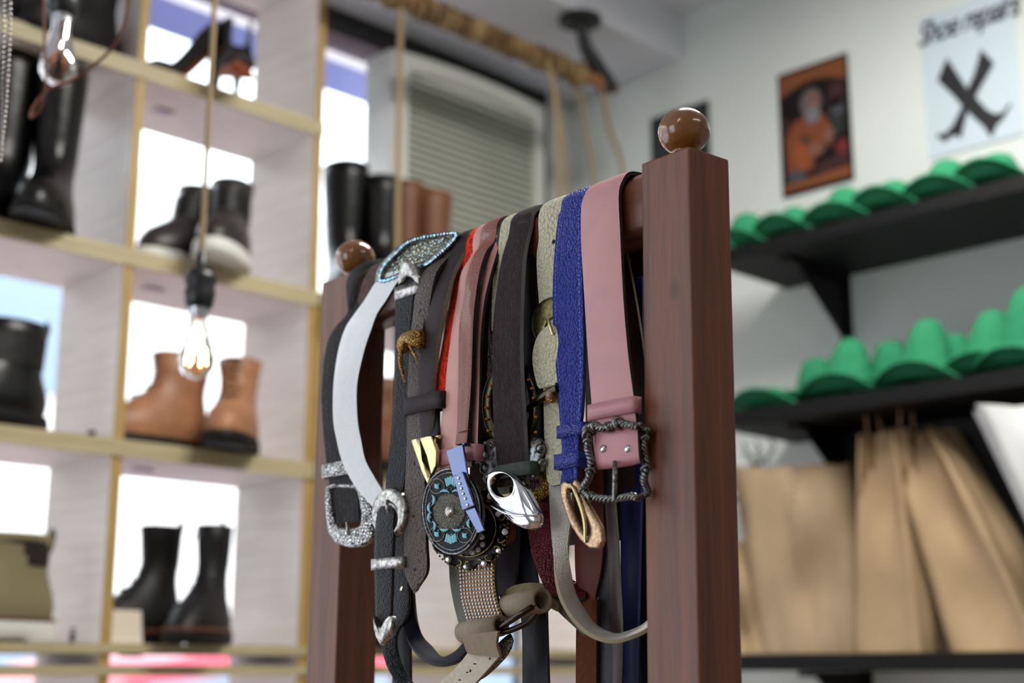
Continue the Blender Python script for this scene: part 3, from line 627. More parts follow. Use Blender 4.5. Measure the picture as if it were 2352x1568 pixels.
msg = M('pale_blue_tin', (196, 210, 220), .4); t = panel('shop_sign', 'pale blue tin sign with crossed black boots and the words Shoe repairs', yl, yr, zb2, zt2, msg)
pv = lambda x, y: wallxy(2080+x/4.125, y/4.125, XW-.005)
b = MB()
flat_on_wall(b, [pv(*q) for q in ((390, 545), (300, 760), (450, 905), (540, 1010), (660, 1130), (740, 1200), (805, 1300), (825, 1285), (860, 1195), (930, 1120), (1005, 985), (985, 975), (930, 1055), (860, 1080), (780, 1045), (700, 960), (660, 905), (590, 850), (480, 680))], .0052, 0)
flat_on_wall(b, [pv(*q) for q in ((715, 465), (840, 600), (660, 920), (580, 1080), (530, 1290), (515, 1320), (500, 1285), (440, 1285), (375, 1345), (295, 1290), (310, 1265), (375, 1265), (450, 1180), (520, 1040), (590, 830), (650, 700))], .0058, 0)
b.build('crossed_boots', M('sign_black', (26, 25, 28), .5), t)
fc = bpy.data.curves.new('lettering', 'FONT'); fc.body = 'Shoe repairs'; fc.size = .062; fc.extrude = .0005; fc.shear = .35; fc.space_character = .86; fc.offset = .0006
fo = bpy.data.objects.new('lettering', fc); COL.objects.link(fo)
lm_ = bpy.data.meshes.new_from_object(fo.evaluated_get(bpy.context.evaluated_depsgraph_get())); bpy.data.objects.remove(fo); fo = bpy.data.objects.new('lettering', lm_); COL.objects.link(fo); fc = lm_; fc.materials.clear()
fo.rotation_euler = (R(90), 0, R(-90)); fo.parent = t; o0 = ORG[t.name]
fo.location = (XW-.0056-o0[0], yl+.008-o0[1], zt2-.070-o0[2]); fo.scale = (.93, 1.3, 1); fc.materials.append(M('lettering_black', (40, 36, 50), .5).m)

# ================================================================== paper bags
def kraft(name, col):
    m = M(name, col, .75, spec=.3); vary(m, 9, .1); v = m.coord()
    f = m.noise(v, 9, 1, .4, .3); m.bump(f, .5, .0035); return m
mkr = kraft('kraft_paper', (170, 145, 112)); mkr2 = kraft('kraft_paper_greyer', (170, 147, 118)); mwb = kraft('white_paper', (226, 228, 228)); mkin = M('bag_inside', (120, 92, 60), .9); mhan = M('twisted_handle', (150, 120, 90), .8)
def bag(label, loc, rz, wd, dp, ht, lean=(0, 0), mat=mkr, squash=0., wr=.008, handle=True, seed=0, group='paper carrier bags on the lowest shelf', topw=1.0):
    loc = np.array(loc, float); ca, sa = math.cos(rz), math.sin(rz); rnd = random.Random(seed)
    t = thing('paper_bag', label, 'bag', loc, group)
    def T(x, y, z):
        x += lean[0]*z; y += lean[1]*z; return loc+np.array([ca*x-sa*y, sa*x+ca*y, z])
    ph = [rnd.uniform(0, 6) for _ in range(8)]; nz = 26; rings = []
    def prof_(z, ins=0):
        q = z/ht; w_ = wd/2*(1+(topw-1)*q)-ins; d_ = dp/2*(1-squash*q)-ins; g = dp*.32*q**.8
        out = []
        for side in range(4):
            for k in range(9):
                s = k/9
                if side == 0: x, y = -w_+2*w_*s, -d_
                elif side == 1: x, y = w_-g*math.sin(PI*s), -d_+2*d_*s
                elif side == 2: x, y = w_-2*w_*s, d_
                else: x, y = -w_+g*math.sin(PI*s), d_-2*d_*s
                a = wr*math.sin(PI*s)
                bulge = (1.6*math.sin(9*x/wd*2+ph[0]+5*q)+1.2*math.sin(7*q+ph[1]+2*x/wd)+.7*math.sin(10*q-5*x/wd+ph[2]))*a
                if side in (0, 2): y += bulge*(1 if side == 0 else -1)
                else: x += bulge*.7
                out.append(T(x, y, z+(.004*math.sin(3*s*PI+ph[3]) if q > .95 else 0)))
        return out
    for i in range(nz+1): rings.append(prof_(.001+ht*i/nz))
    b = MB(); b.loft(rings, 0, (True, False)); b.loft([prof_(ht*.999), prof_(ht*.999, .001)], 0, (False, False)); b.build('paper_body', mat, t)
    b = MB(); b.loft([prof_(.001+ht*i/nz, .0035) for i in range(nz, 2, -1)], 0, (False, True)); b.build('inside', mkin if mat is not mwb else mwb, t)
    if handle:
        for sy in (-1, 1):
            d_ = dp/2*(1-squash)*sy
            b = MB(); b.tube(curve_pts([T(-wd*.18, d_-.002*sy, ht-.05), T(-wd*.17, d_, ht+.02), T(-wd*.08, d_+.004*sy, ht+.075), T(wd*.06, d_+.006*sy, ht+.08), T(wd*.16, d_, ht+.025), T(wd*.18, d_-.002*sy, ht-.05)], n=6), .003, 6); b.build('handle', mhan, t)
    return t
ZB = 1.383
def by(px, X): return float(onX(px, 1500, X)[1])
bag('wide creased kraft paper bag beside the near post, second from left', (2.66, by(1850, 2.62), ZB), R(-62), .20, .10, .40, (-.08, .02), mkr2, .1, .012, False, 1, topw=1.3)
bag('crumpled kraft paper bag partly hidden by the near post', (2.61, by(1712, 2.60), ZB), R(-80), .16, .10, .24, (-.10, .0), mkr, .3, .010, False, 2)
bag('tall narrow kraft paper bag with looped handle in the middle', (2.65, by(2085, 2.65), ZB), R(-6), .14, .16, .45, (.0, .02), mkr, .48, .005, True, 3, topw=.8)
bag('kraft paper bag leaning left, between the tall narrow bag and the white one', (2.65, by(2340, 2.65), ZB), R(-6), .15, .20, .45, (.0, .40), mkr, .52, .006, False, 4, topw=.8)
bag('brown paper bag standing behind the wide creased one', (2.76, by(1950, 2.74), ZB), R(-75), .2, .08, .33, (-.02, 0), kraft('kraft_paper_brown', (160, 118, 76)), .3, .006, False, 5)
bag('white paper bag at the right frame edge', (2.60, by(2650, 2.6), ZB), R(-60), .2, .12, .44, (-.38, .0), mwb, .3, .006, False, 6)
# black bags hanging from the middle shelf, hooks
mnyl = M('black_cloth_bag', (22, 22, 25), .7); mnyl.bump(mnyl.noise(mnyl.coord(), 30, 4), .5, .01)
t = thing('hanging_bag', 'black cloth bag hanging under the middle shelf behind the bags', 'bag', (2.80, by(2240, 2.8), 1.5))
yb_ = by(2240, 2.8); yt_ = by(1985, 2.8); yz = by(2440, 2.8)
MB().loft([[(2.775, yt_, z), (2.765, (yt_+yz)/2, z), (2.775, yz, z), (2.835, yz, z), (2.84, (yt_+yz)/2, z), (2.835, yt_, z)] for z in (1.52, 1.6, 1.75, 1.868)]).build('cloth_body', mnyl, t)
mwire = M('black_wire', (40, 38, 40), .5)
for i, (px_, a) in enumerate(((1725, -.02), (1755, .0), (1790, .03))):
    y = by(px_, 2.74); b = MB()
    b.tube(curve_pts([(2.74, y, 1.873), (2.74, y-.01, 1.85), (2.72, y-.02+a, 1.82), (2.70, y+.03+a, 1.78), (2.69, y+.05+a, 1.74), (2.70, y-.05+a, 1.73), (2.72, y-.03+a, 1.80), (2.74, y-.0, 1.85)], n=5), .0025, 6)
    tag(b.build('wire_hook', mwire, None, (2.74, y, 1.873)), ['bent black wire hook nearest the post under the middle shelf', 'bent black wire hook between its two neighbours', 'bent black wire hook furthest from the post'][i], 'hook', 'wire hooks under the middle shelf')

# ================================================================== belt stand
mrw = wood('red_brown_wood', (114, 64, 39), (68, 36, 22), 2, 1., .46, knots=1)
mrw2 = wood('red_brown_wood_bar', (104, 58, 36), (62, 33, 20), 1, 1., .42)
mball = wood('turned_knob_wood', (124, 78, 34), (82, 48, 20), 1, .8, .2); mball.b.inputs['Coat Weight'].default_value = .5
PT = 1.731
rack = thing('belt_stand', 'dark red-brown wooden belt stand with two square posts and ball knobs', 'belt stand', w3(.22, 0, 0))
def lean(p, z): return p-RT*(.010*max(0, (PT-z))+(.010*.0))
LEAN = .0095
def rbox(u0, u1, n0, n1, z0, z1, lean_=True, mb=None):
    b = mb or MB(); rings = []
    for z in (z0, z1):
        r = [w3(u, n, z) for u, n in ((u0, n0), (u1, n0), (u1, n1), (u0, n1))]
        if lean_: r = [q-RT*LEAN*(PT-z) for q in r]
        rings.append(r)
    k = 4; vs = rings[0]+rings[1]; b.add(vs, [(0, 1, 5, 4), (1, 2, 6, 5), (2, 3, 7, 6), (3, 0, 4, 7), (3, 2, 1, 0), (4, 5, 6, 7)], 0, None, False); return b
for uc in (0, SPAN+.003):
    rbox(uc-.025, uc+.025, -.0225, .0225, .05, PT).build('post', mrw, rack, bevel=.0016)
    rbox(uc-.028, uc+.028, -.2, .2, 0, .05).build('foot', mrw2, rack, bevel=.004)
    c_ = w3(uc, 0, PT); kn = [(.0001, -.002), (.0085, -.002), (.010, .002), (.0078, .0045), (.0105, .0065)]+[(.0202*math.sin(a), .0242-.0185*math.cos(a)) for a in np.linspace(.42, PI-.001, 22)]
    MB().lathe(kn, c_, 40).build('ball_knob', mball, rack)
b = MB()
pr = [(.019, 1.679), (.0205, 1.683), (.0205, 1.718), (.012, 1.7275), (-.012, 1.7275), (-.0205, 1.718), (-.0205, 1.683), (-.019, 1.679)]
b.loft([[w3(u, n, z)-RT*LEAN*(PT-z) for n, z in pr] for u in (.0245, SPAN-.021)]); b.build('top_rail', mrw2, rack)
rbox(.0245, SPAN-.02, -.018, .018, .42, .47).build('lower_rail', mrw2, rack, bevel=.002)

# ------------------------------------------------------------------ straps
ARC = [(-.0235, 1.712), (-.0215, 1.7215), (-.0155, 1.7285), (-.006, 1.7308), (.006, 1.7308), (.0155, 1.7285), (.0215, 1.7215), (.0235, 1.712)]
def pair(row):
    """(xL, xR, y, n) level edge pair, or (x1, y1, n1, x2, y2, n2) free pair -> two points"""
    if len(row) == 4:
        xl, xr, y, n = row; a = onR(xl, y, n); yy = y
        for _ in range(4):
            b = onR(xr, yy, n); yy += (b[2]-a[2])*2900
        return a, b
    x1, y1, n1, x2, y2, n2 = row; return onR(x1, y1, n1), onR(x2, y2, n2)
def ribbon(rows, th=.003, b=None, top=None, back=1.6, lay=0., n=7, mi=0, mi_back=1, mi_edge=2, tip=0, back_sh=0., bow=False, dn=0.):
    """a strap of real thickness through pairs of edge points; top=(uL,uR) carries it over the rail and down behind"""
    b = b or MB(); idx = 0
    if bow:   # a stiff strap bows outwards as it leaves the rail: keep its place along the rail, solve how far it stands off
        uL = uz(pair(rows[0][:3]+(.0265,))[0])[0]; new = [rows[0][:3]+(.0265,)]
        for xl, xr, y, n_ in rows[1:]:
            d = ray(xl, y); t_ = (uL-(C0-A0)@U)/(d@U); nn_ = float((C0+d*t_-A0)@N); new.append((xl, xr, y, min(max(nn_, .0265), .050)+dn))
        rows = new
    prs = [pair(r) for r in rows]
    if top is not None:
        uL, uR = uz(prs[0][0])[0], uz(prs[0][1])[0]; z1_ = prs[0][0][2]; arc = [a for a in ARC if a[0] < 0 or a[1] > z1_+.004]; idx = 3+len(arc)
        pre = []
        for z in (back, (back+1.70)/2, 1.695):
            sh = back_sh*(1.7-z); pre.append((w3(uL+sh, -.0265-lay, z), w3(uR+sh, -.0265-lay, z)))
        for q, (nn_, z) in enumerate(arc):
            sc_ = 1+lay/.0235; pre.append((w3(uL, nn_*sc_*1.06, 1.70+(z-1.70)*(1+lay/.03)+.0008), w3(uR, nn_*sc_*1.06, 1.70+(z-1.70)*(1+lay/.03)+.0008)))
        prs = pre+prs
    A = np.array([np.concatenate(p) for p in prs]); S = np.array(curve_pts(list(A), n=n))
    L, Rr = S[:, :3], S[:, 3:]; mid = (L+Rr)/2; acc = np.concatenate([[0], np.cumsum(np.linalg.norm(np.diff(mid, axis=0), axis=1))])
    m = len(S); NW = 5; nrm = []
    for i in range(m):
        t = mid[min(i+1, m-1)]-mid[max(i-1, 0)]; w_ = Rr[i]-L[i]; q = np.cross(t, w_); q = q/(np.linalg.norm(q)+1e-12); nrm.append(q)
    # orientation: front face looks to the camera side at the last rows, continuous along the strap
    i0 = min(idx*n+1, m-1)
    if (nrm[i0]@(C0-mid[i0])) < 0: nrm[i0] = -nrm[i0]
    for i in range(i0-1, -1, -1):
        if nrm[i]@nrm[i+1] < 0: nrm[i] = -nrm[i]
    for i in range(i0+1, m):
        if nrm[i]@nrm[i-1] < 0: nrm[i] = -nrm[i]
    front, rear = [], []
    for i in range(m):
        fr_, rr_ = [], []
        for j in range(NW+1):
            s = j/NW; e = .00035 if 0 < j < NW else -.0004
            p = L[i]*(1-s)+Rr[i]*s; fr_.append(p+nrm[i]*(th/2+e)); rr_.append(p-nrm[i]*th/2)
        front.append(fr_); rear.append(rr_)
    def sheet(g, mi_, flip):
        vs = [p for r in g for p in r]; fs, uv = [], []
        for i in range(m-1):
            for j in range(NW):
                a = i*(NW+1)+j; f = (a, a+1, a+NW+2, a+NW+1); u_ = [(acc[i], j/NW), (acc[i], (j+1)/NW), (acc[i+1], (j+1)/NW), (acc[i+1], j/NW)]
                if flip: f = f[::-1]; u_ = u_[::-1]
                fs.append(f); uv.append(u_)
        b.add(vs, fs, mi_, uv)
    sheet(front, mi, False); sheet(rear, mi_back, True)
    for j in (0, NW):
        vs = [p for i in range(m) for p in (front[i][j], rear[i][j])]; b.add(vs, [(2*i, 2*i+1, 2*i+3, 2*i+2) for i in range(m-1)], mi_edge)
    for i in (0, m-1):
        vs = front[i]+rear[i]; k = NW+1; b.add(vs, [(j, j+1, j+1+k, j+k) for j in range(NW)], mi_edge, None, False)
    return b
def belt(label, anchor, group='belts hanging on the wooden stand'):
    return thing('belt', label, 'belt', onR(anchor[0], anchor[1], .03), group)
def keeper(parent, xl, xr, y0, y1, n, mat, name='keeper_loop', th=.0025, dep=.010, slope=None, edge=None):
    """a band wrapped round the strap between rows y0 and y1"""
    a0, b0 = pair((xl, xr, y0, n)); a1, b1 = pair((xl, xr, y1, n)); b = MB(); nn_ = -N
    def ringp(a, c):
        w_ = c-a; cx = (a+c)/2; h = np.linalg.norm(w_)/2; wv = w_/(2*h); pts = []
        for o in (0, 1):
            g = h-th*o; d_ = dep/2-th*o
            for q in np.linspace(0, 2*PI, 25)[:-1]:
                cq, sq = math.cos(q), math.sin(q)
                pts.append(cx+wv*g*math.copysign(abs(cq)**.35, cq)-nn_*d_*math.copysign(abs(sq)**.35, sq)+nn_*dep*.15)
        return pts[:24], pts[24:]
    o0, i0 = ringp(a0, b0); o1, i1 = ringp(a1, b1)
    b.loft([i0, o0, o1, i1, i0], 0, (False, False)); return b.build(name, mat, parent)
def plate(poly, n, th, b=None, mi=0, dome=.35, flat=.8, n2=None, cen=None):
    """solid metal or leather plate from a picture outline laid at distance n from the stand (n2: distance at its right side)"""
    xs = [p[0] for p in poly]; x0, x1 = min(xs), max(xs)
    nf = (lambda x: n) if n2 is None else (lambda x: n+(n2-n)*(x-x0)/(x1-x0+1e-9))
    pts = [onR(x, y, nf(x)) for x, y in poly]; c = sum(pts)/len(pts) if cen is None else onR(cen[0], cen[1], n); b = b or MB()
    a = pts[1]-pts[0]
    nv = np.zeros(3)
    for i in range(len(pts)): nv += np.cross(pts[i]-c, pts[(i+1) % len(pts)]-c)
    nv /= np.linalg.norm(nv)
    if nv@(C0-c) < 0: nv = -nv
    prof = [(1, -th/2), (1.0, th*.2), (.985, th*.42), (.95, th/2), (flat, th/2+dome*th*.6), (flat*.55, th/2+dome*th*.95), (.02, th/2+dome*th)]
    b.loft([[c+(p-c)*s+nv*h for p in pts] for s, h in prof], mi, (True, True)); return b
def ellp(cx, cy, rx, ry, rot=0, k=40, p=1.):
    out = []
    for i in range(k):
        q = 2*PI*i/k; x, y = rx*math.copysign(abs(math.cos(q))**p, math.cos(q)), ry*math.copysign(abs(math.sin(q))**p, math.sin(q)); out.append((cx+x*math.cos(rot)-y*math.sin(rot), cy+x*math.sin(rot)+y*math.cos(rot)))
    return out
def frame(outer, inner, n, th, b=None, mi=0, n2=None, rnd=1.):
    """ring between two outlines with the same number of points, rounded across"""
    xs = [p[0] for p in outer]; x0, x1 = min(xs), max(xs)
    nf = (lambda x: n) if n2 is None else (lambda x: n+(n2-n)*(x-x0)/(x1-x0+1e-9))
    O = [onR(x, y, nf(x)) for x, y in outer]; I = [onR(x, y, nf(x)) for x, y in inner]; c = sum(O)/len(O)
    nv = np.zeros(3)
    for i in range(len(O)): nv += np.cross(O[i]-c, O[(i+1) % len(O)]-c)
    nv /= np.linalg.norm(nv); nv = nv if nv@(C0-c) > 0 else -nv
    b = b or MB(); pr_ = [(0, -.5), (0, .1), (.06, .32), (.2, .46), (.5, .5+.12*rnd), (.8, .46), (.94, .32), (1, .1), (1, -.5), (0, -.5)]
    b.loft([[o*(1-s)+i*s+nv*h*th for o, i in zip(O, I)] for s, h in pr_], mi, (False, False)); return b
def reson(poly, k, start=None):
    """resample a closed outline to k points by angle about its centre"""
    P_ = [np.array(p, float) for p in curve_pts(poly, n=6, closed=True)]; c = np.array(start) if start is not None else sum(P_)/len(P_); out = []
    ang = [math.atan2(*(p-c)[::-1]) for p in P_]
    for i in range(k):
        q = -PI+2*PI*(i+.5)/k; best = None
        for j in range(len(P_)):
            a, b_ = P_[j]-c, P_[(j+1) % len(P_)]-c; d = np.array([math.cos(q), math.sin(q)])
            den = d[0]*(b_-a)[1]-d[1]*(b_-a)[0]
            if abs(den) < 1e-9: continue
            t = (a[0]*(b_-a)[1]-a[1]*(b_-a)[0])/den; s = (a[0]*d[1]-a[1]*d[0])/den
            if t > 0 and -1e-6 <= s <= 1+1e-6 and (best is None or t > best): best = t
        out.append(tuple(c+np.array([math.cos(q), math.sin(q)])*(best or 1)))
    return out
def ptube(pts, n, r, b=None, k=7, closed=False, sm=6, mi=0):
    """tube along picture points; pts rows (x, y[, n])"""
    q = [onR(p[0], p[1], p[2] if len(p) > 2 else n) for p in pts]
    if sm: q = curve_pts(q, n=sm, closed=closed)
    b = b or MB()
    if hasattr(r, '__len__'): rr = np.interp(np.linspace(0, 1, len(q)), np.linspace(0, 1, len(r)), r)
    else: rr = [r]*len(q)
    return b.tube(q, list(rr), k, mi, closed)
def gem(b, x, y, n, r, mi=0, k=8):
    """cut stone with table and crown facets facing the open side"""
    c = onR(x, y, n); v = (C0-c)/np.linalg.norm(C0-c); nz = (N*.75+v*.5); nz /= np.linalg.norm(nz); a = np.cross(nz, [0, 0, 1]); a /= np.linalg.norm(a); d = np.cross(nz, a); j0 = random.random()
    rings = [[c+nz*h+s*r*(math.cos(q)*a+math.sin(q)*d) for q in (2*PI*(i+j0)/k for i in range(k))] for s, h in ((1, -r*.3), (1, 0), (.8, r*.35), (.5, r*.55))]
    m0 = len(b.f); b.loft(rings, mi, (True, True))
    for i in range(m0, len(b.f)): b.sm[i] = False
    return b
def disc(b, x, y, n, r, h=.0012, mi=0, k=14, nrm=None, dome=.5):
    c = onR(x, y, n); nz = N if nrm is None else nrm; a = np.cross(nz, [0, 0, 1]); a /= np.linalg.norm(a); d = np.cross(nz, a)
    b.loft([[c+nz*hh+s*r*(math.cos(q)*a+math.sin(q)*d) for q in (2*PI*i/k for i in range(k))] for s, hh in ((1, -h), (1, 0), (.85, h*dome), (.5, h*dome*1.6), (.02, h*dome*1.9))], mi); return b
PX = 1/2900.
# ------------------------------------------------------------------ finishes
mbackd = suede('dark_suede_back', (62, 50, 44)); medged = M('dark_cut_edge', (40, 32, 30), .7); mbackl = suede('pale_suede_back', (150, 140, 124)); medgel = M('pale_cut_edge', (160, 152, 134), .8)
mgree = M('grey_cut_edge', (118, 122, 122), .85)
msil = metal('polished_silver', (225, 225, 228), .12); mold = metal('old_silver', (190, 186, 180), .3, .22, (40, 38, 36), 260); mengr = engraved('engraved_silver', (222, 220, 216), 330, (12, 12, 12))
mgold = metal('pale_gold', (206, 192, 142), .25); mrose = metal('rose_gold', (196, 166, 132), .3, .2, (128, 92, 72), 500); mbrz = metal('dark_bronze', (70, 64, 48), .3); mpew = metal('pewter', (138, 140, 140), .35, .14, (36, 36, 38), 220)
mgoldc = engraved('carved_gold', (190, 146, 76), 500, (70, 48, 24)); mblk = M('black_enamel', (5, 6, 8), .5, spec=.15); mturq = M('turquoise_stone', (112, 182, 200), .35); vary(mturq, 700, .22)
mcry = M('crystal', (238, 238, 242), .08, .25, IOR=2.0); mcry.b.inputs['Coat Weight'].default_value = 1.
mcrab = M('iridescent_crystal', (170, 220, 230), .07, .75); v = mcrab.coord(); f = mcrab.noise(v, 420, 1); mcrab.color(mcrab.ramp(f, [(.34, (110, 140, 190)), (.44, (110, 180, 178)), (.52, (150, 154, 152)), (.62, (160, 164, 162)), (.7, (140, 110, 180))]))
mamb = M('amber_stud', (190, 116, 30), .25, .3); mrope2 = metal('dark_twisted_metal', (138, 138, 136), .25, .16, (40, 40, 42), 400)
mcoc = M('brown_cabochon', (96, 48, 22), .15)

# 1 pink belt --------------------------------------------------------
mpink = smooth_leather('dusty_pink_leather', (196, 144, 144), .42, .05); mpink2 = smooth_leather('pink_leather_fold', (190, 132, 138), .3, .06)
t = belt('wide plain dusty pink leather belt nearest the near post, with square twisted metal buckle', (1380, 500))
ribbon([(1338, 1424, 478, .0275), (1338, 1427, 560, .029), (1346, 1434, 700, .030), (1354, 1445, 830, .031), (1362, 1458, 930, .032), (1366, 1466, 1010, .033), (1371, 1469, 1060, .034), (1374, 1470, 1073, .031)], .0036, top=(.0853, .0405), back=1.66).build('strap', [mpink, mbackd, medged], t)
keeper(t, 1352, 1463, 932, 968, .034, mpink2, dep=.011)
ribbon([(1367, 1466, 988, .0365), (1369, 1468, 1040, .038), (1371, 1470, 1066, .038), (1373, 1471, 1075, .034), (1374, 1471, 1072, .028)], .003).build('buckle_fold', [mpink2, mbackd, medged], t)
for x, y in ((1387, 1031), (1443, 1031)): disc(MB(), x, y, .0395, .0034, .0016, 0, 18, None, .9).build('rivet', msil, t)
bk = frame(ellp(1412, 1063, 66, 82, 0, 8), ellp(1412, 1063, 64, 80, 0, 8), .036, .0005)
path = curve_pts([np.array(q, float) for q in ((1352, 1000), (1345, 985), (1362, 978), (1388, 984), (1420, 972), (1450, 978), (1474, 978), (1486, 992), (1479, 1020), (1486, 1062), (1479, 1100), (1487, 1128), (1472, 1142), (1446, 1140), (1412, 1146), (1378, 1144), (1352, 1138), (1340, 1122), (1352, 1098), (1358, 1062), (1350, 1030))], n=14, closed=True)
P3 = [onR(q[0], q[1], .042-.014*min(1, max(0, (q[0]-1462)/26))) for q in path]; b = MB(); m = len(P3)
for s_ in range(3):
    pts = []
    for i, p in enumerate(P3):
        tt = P3[(i+1) % m]-P3[i-1]; tt /= np.linalg.norm(tt); a = np.cross(tt, N); a /= np.linalg.norm(a); q = i/m*2*PI*26+s_*2*PI/3
        pts.append(p+.0017*(math.cos(q)*a+math.sin(q)*N))
    b.tube(pts, .0015, 6, 0, True)
for cx, cy in ((1420, 973), (1398, 980), (1350, 996), (1352, 1012), (1366, 979), (1488, 988), (1484, 1006), (1343, 1124), (1358, 1139), (1484, 1137), (1352, 1078), (1487, 1075)):
    i = min(range(m), key=lambda k: (path[k][0]-cx)**2+(path[k][1]-cy)**2); p = P3[i]; tt = P3[(i+1) % m]-P3[i-1]; tt /= np.linalg.norm(tt); a = np.cross(tt, N); a /= np.linalg.norm(a)
    big = 1.15 if cx in (1420, 1350, 1488) else .9
    b.tube([p+.0034*big*(math.cos(q)*a+math.sin(q)*N)+tt*.0012*math.sin(2*q) for q in np.linspace(0, 2*PI, 17)[:-1]], .0016*big, 7, 0, True)
b.build('twisted_buckle_frame', mrope2, t); ptube([(1412, 1060, .041), (1413, 1090, .046), (1411, 1148, .045)], 0, [.0016, .0022, .0018]).build('prong', mrope2, t)

# 2 blue belt --------------------------------------------------------
mblue = pebble('blue_pebbled_leather', (36, 50, 142), 400, .45, 1.); stitch(mblue, (120, 150, 215), .1, .008, .0034); mblue2 = pebble('blue_leather_plain', (44, 56, 140), 500, .35, .5)
t = belt('royal blue pebbled leather belt with white stitching and rose gold buckle', (1305, 600))
medgeb = M('blue_edge', (34, 44, 100), .6)
ribbon([(1283, 1339, 512, .0275), (1275, 1339, 600, .029), (1272, 1341, 700, .030), (1276, 1343, 800, .032), (1284, 1342, 890, .033), (1288, 1338, 960, .034), (1292, 1332, 1000, .034), (1294, 1330, 1070, .034), (1290, 1326, 1110, .034), (1293, 1322, 1132, .031)], .0036, top=(.117, .0865), back=1.45).build('strap', [mblue, mbackd, medgeb], t)
keeper(t, 1283, 1345, 980, 1008, .0345, mblue2, dep=.012); keeper(t, 1277, 1336, 1046, 1080, .0345, mblue2, dep=.012)
kout = [(1290, 1110), (1300, 1103), (1316, 1112), (1326, 1098), (1333, 1112), (1347, 1150), (1366, 1180), (1382, 1210), (1387, 1240), (1378, 1260), (1358, 1260), (1336, 1240), (1312, 1204), (1297, 1160), (1288, 1130)]
kin = [(1304, 1128), (1308, 1122), (1318, 1124), (1322, 1128), (1330, 1146), (1342, 1172), (1352, 1195), (1358, 1212), (1358, 1226), (1352, 1230), (1346, 1228), (1337, 1216), (1322, 1190), (1311, 1162), (1305, 1142)]
kc = (1332, 1180)
frame(kout, kin, .038, .0045, None, 0, .044).build('buckle_frame', mrose, t); ptube([(1310, 1112, .043), (1322, 1130, .045), (1342, 1190, .045), (1344, 1246, .046)], 0, [.0012, .0016, .0017, .0012]).build('prong', mgold, t)

# 3 cream belt -------------------------------------------------------
mcream = pebble('cream_pebbled_leather', (200, 194, 166), 330, .5, 1., .14); medgc = M('cream_edge', (150, 136, 110), .8)
mcreamw = pebble('cream_woven_strap', (205, 200, 190), 900, .6, .6, .12)
t = belt('cream pebbled leather belt between blue belt and hairy brown belt, oval brass buckle', (1262, 600))
ribbon([(1240, 1292, 548, .0245), (1235, 1290, 600, .0255), (1241, 1290, 700, .026), (1247, 1290, 780, .025), (1250, 1290, 880, .024), (1252, 1300, 960, .024), (1254, 1300, 1040, .025), (1259, 1302, 1100, .026), (1268, 1304, 1116, .026)], .0034, top=(.142, .112), back=1.5).build('strap', [mcream, mbackl, medgc], t)
ribbon([(1264, 1300, 745, .030), (1240, 1296, 768, .031), (1228, 1296, 800, .032), (1226, 1296, 835, .032), (1235, 1300, 880, .031), (1242, 1300, 892, .030)], .0034).build('belt_end', [mcream, mbackl, medgc], t)
b = MB()
for x, y, n_ in ((1271, 555, .0285), (1268, 822, .0345), (1278, 883, .034)): disc(b, x, y, n_-.0012, .0019, .0006, 0, 12)
b.build('punched_holes', mblk, t)
frame(ellp(1278, 745, 56, 64, -.15), ellp(1290, 762, 38, 38, -.15), .0285, .003).build('brass_buckle_frame', metal('dull_brass', (120, 110, 70), .35, .2, (60, 52, 30), 300), t)
ptube([(1260, 735, .034), (1263, 748, .036), (1270, 768, .035)], 0, .0014).build('prong', mgold, t)
b = MB(); disc(b, 1264, 907, .034, .0062, .003, 0, 20); c_ = b.build('snap_setting', mgoldc, t); disc(MB(), 1262, 906, .037, .0033, .0014, 0, 14, None, .9).build('stone', M('pink_brown_stone', (150, 116, 100), .3), t)
ptube([(1205, 945, .031), (1228, 926, .032), (1252, 908, .033), (1284, 892, .034)], 0, [.002, .003, .004, .0045]).build('setting_arm', mbrz, t)
t = belt('cream woven strap looping down and back up behind the near post at bottom', (1290, 1250))
ribbon([(1262, 1100, .022, 1318, 1100, .020), (1266, 1190, .024, 1313, 1190, .022), (1270, 1250, .026, 1306, 1250, .021), (1274, 1310, .030, 1310, 1308, .018), (1287, 1370, .033, 1320, 1362, .012), (1314, 1418, .034, 1342, 1402, .004), (1352, 1455, .033, 1370, 1438, -.004), (1402, 1472, .028, 1412, 1456, -.012), (1452, 1462, .020, 1458, 1446, -.022), (1494, 1440, .010, 1492, 1424, -.03), (1530, 1400, -.002, 1525, 1386, -.038)], .0032, n=9).build('strap', [mcreamw, medgc, medgc], t)

# 4 hairy brown belt -------------------------------------------------
mhide = hide('brown_hair_hide', (36, 25, 25)); t = belt('dark brown hair-on-hide belt with grey edges and chrome oval buckle', (1170, 650))
ribbon([(1170, 1218, 548, .0285), (1154, 1206, 604, .030), (1140, 1200, 700, .031), (1134, 1198, 800, .032), (1135, 1201, 900, .033), (1139, 1207, 1000, .034), (1146, 1211, 1075, .034), (1148, 1213, 1120, .030)], .0042, top=(.188, .155), back=1.45, bow=True).build('strap', [mhide, mgree, mgree], t)
mgs = suede('dark_green_suede', (70, 78, 72)); keeper(t, 1143, 1226, 1072, 1102, .040, mgs, dep=.013)
zo = lambda L_: [(940+x/4.9, 980+y/4.9) for x, y in L_]
oc = zo([(890, 590), (905, 535), (990, 497), (1090, 500), (1180, 540), (1250, 590), (1330, 690), (1400, 830), (1460, 960), (1485, 1060), (1450, 1130), (1380, 1160), (1250, 1130), (1130, 1050), (1000, 900), (930, 760)]); hc = (940+1072/4.9, 980+655/4.9)
oo = reson(oc, 48, hc); ii = [(hc[0]+math.cos(q)*27, hc[1]+math.sin(q)*27) for q in (-PI+2*PI*(i+.5)/48 for i in range(48))]
mm_ = [(a[0]*.45+c_[0]*.55, a[1]*.45+c_[1]*.55) for a, c_ in zip(oo, ii)]
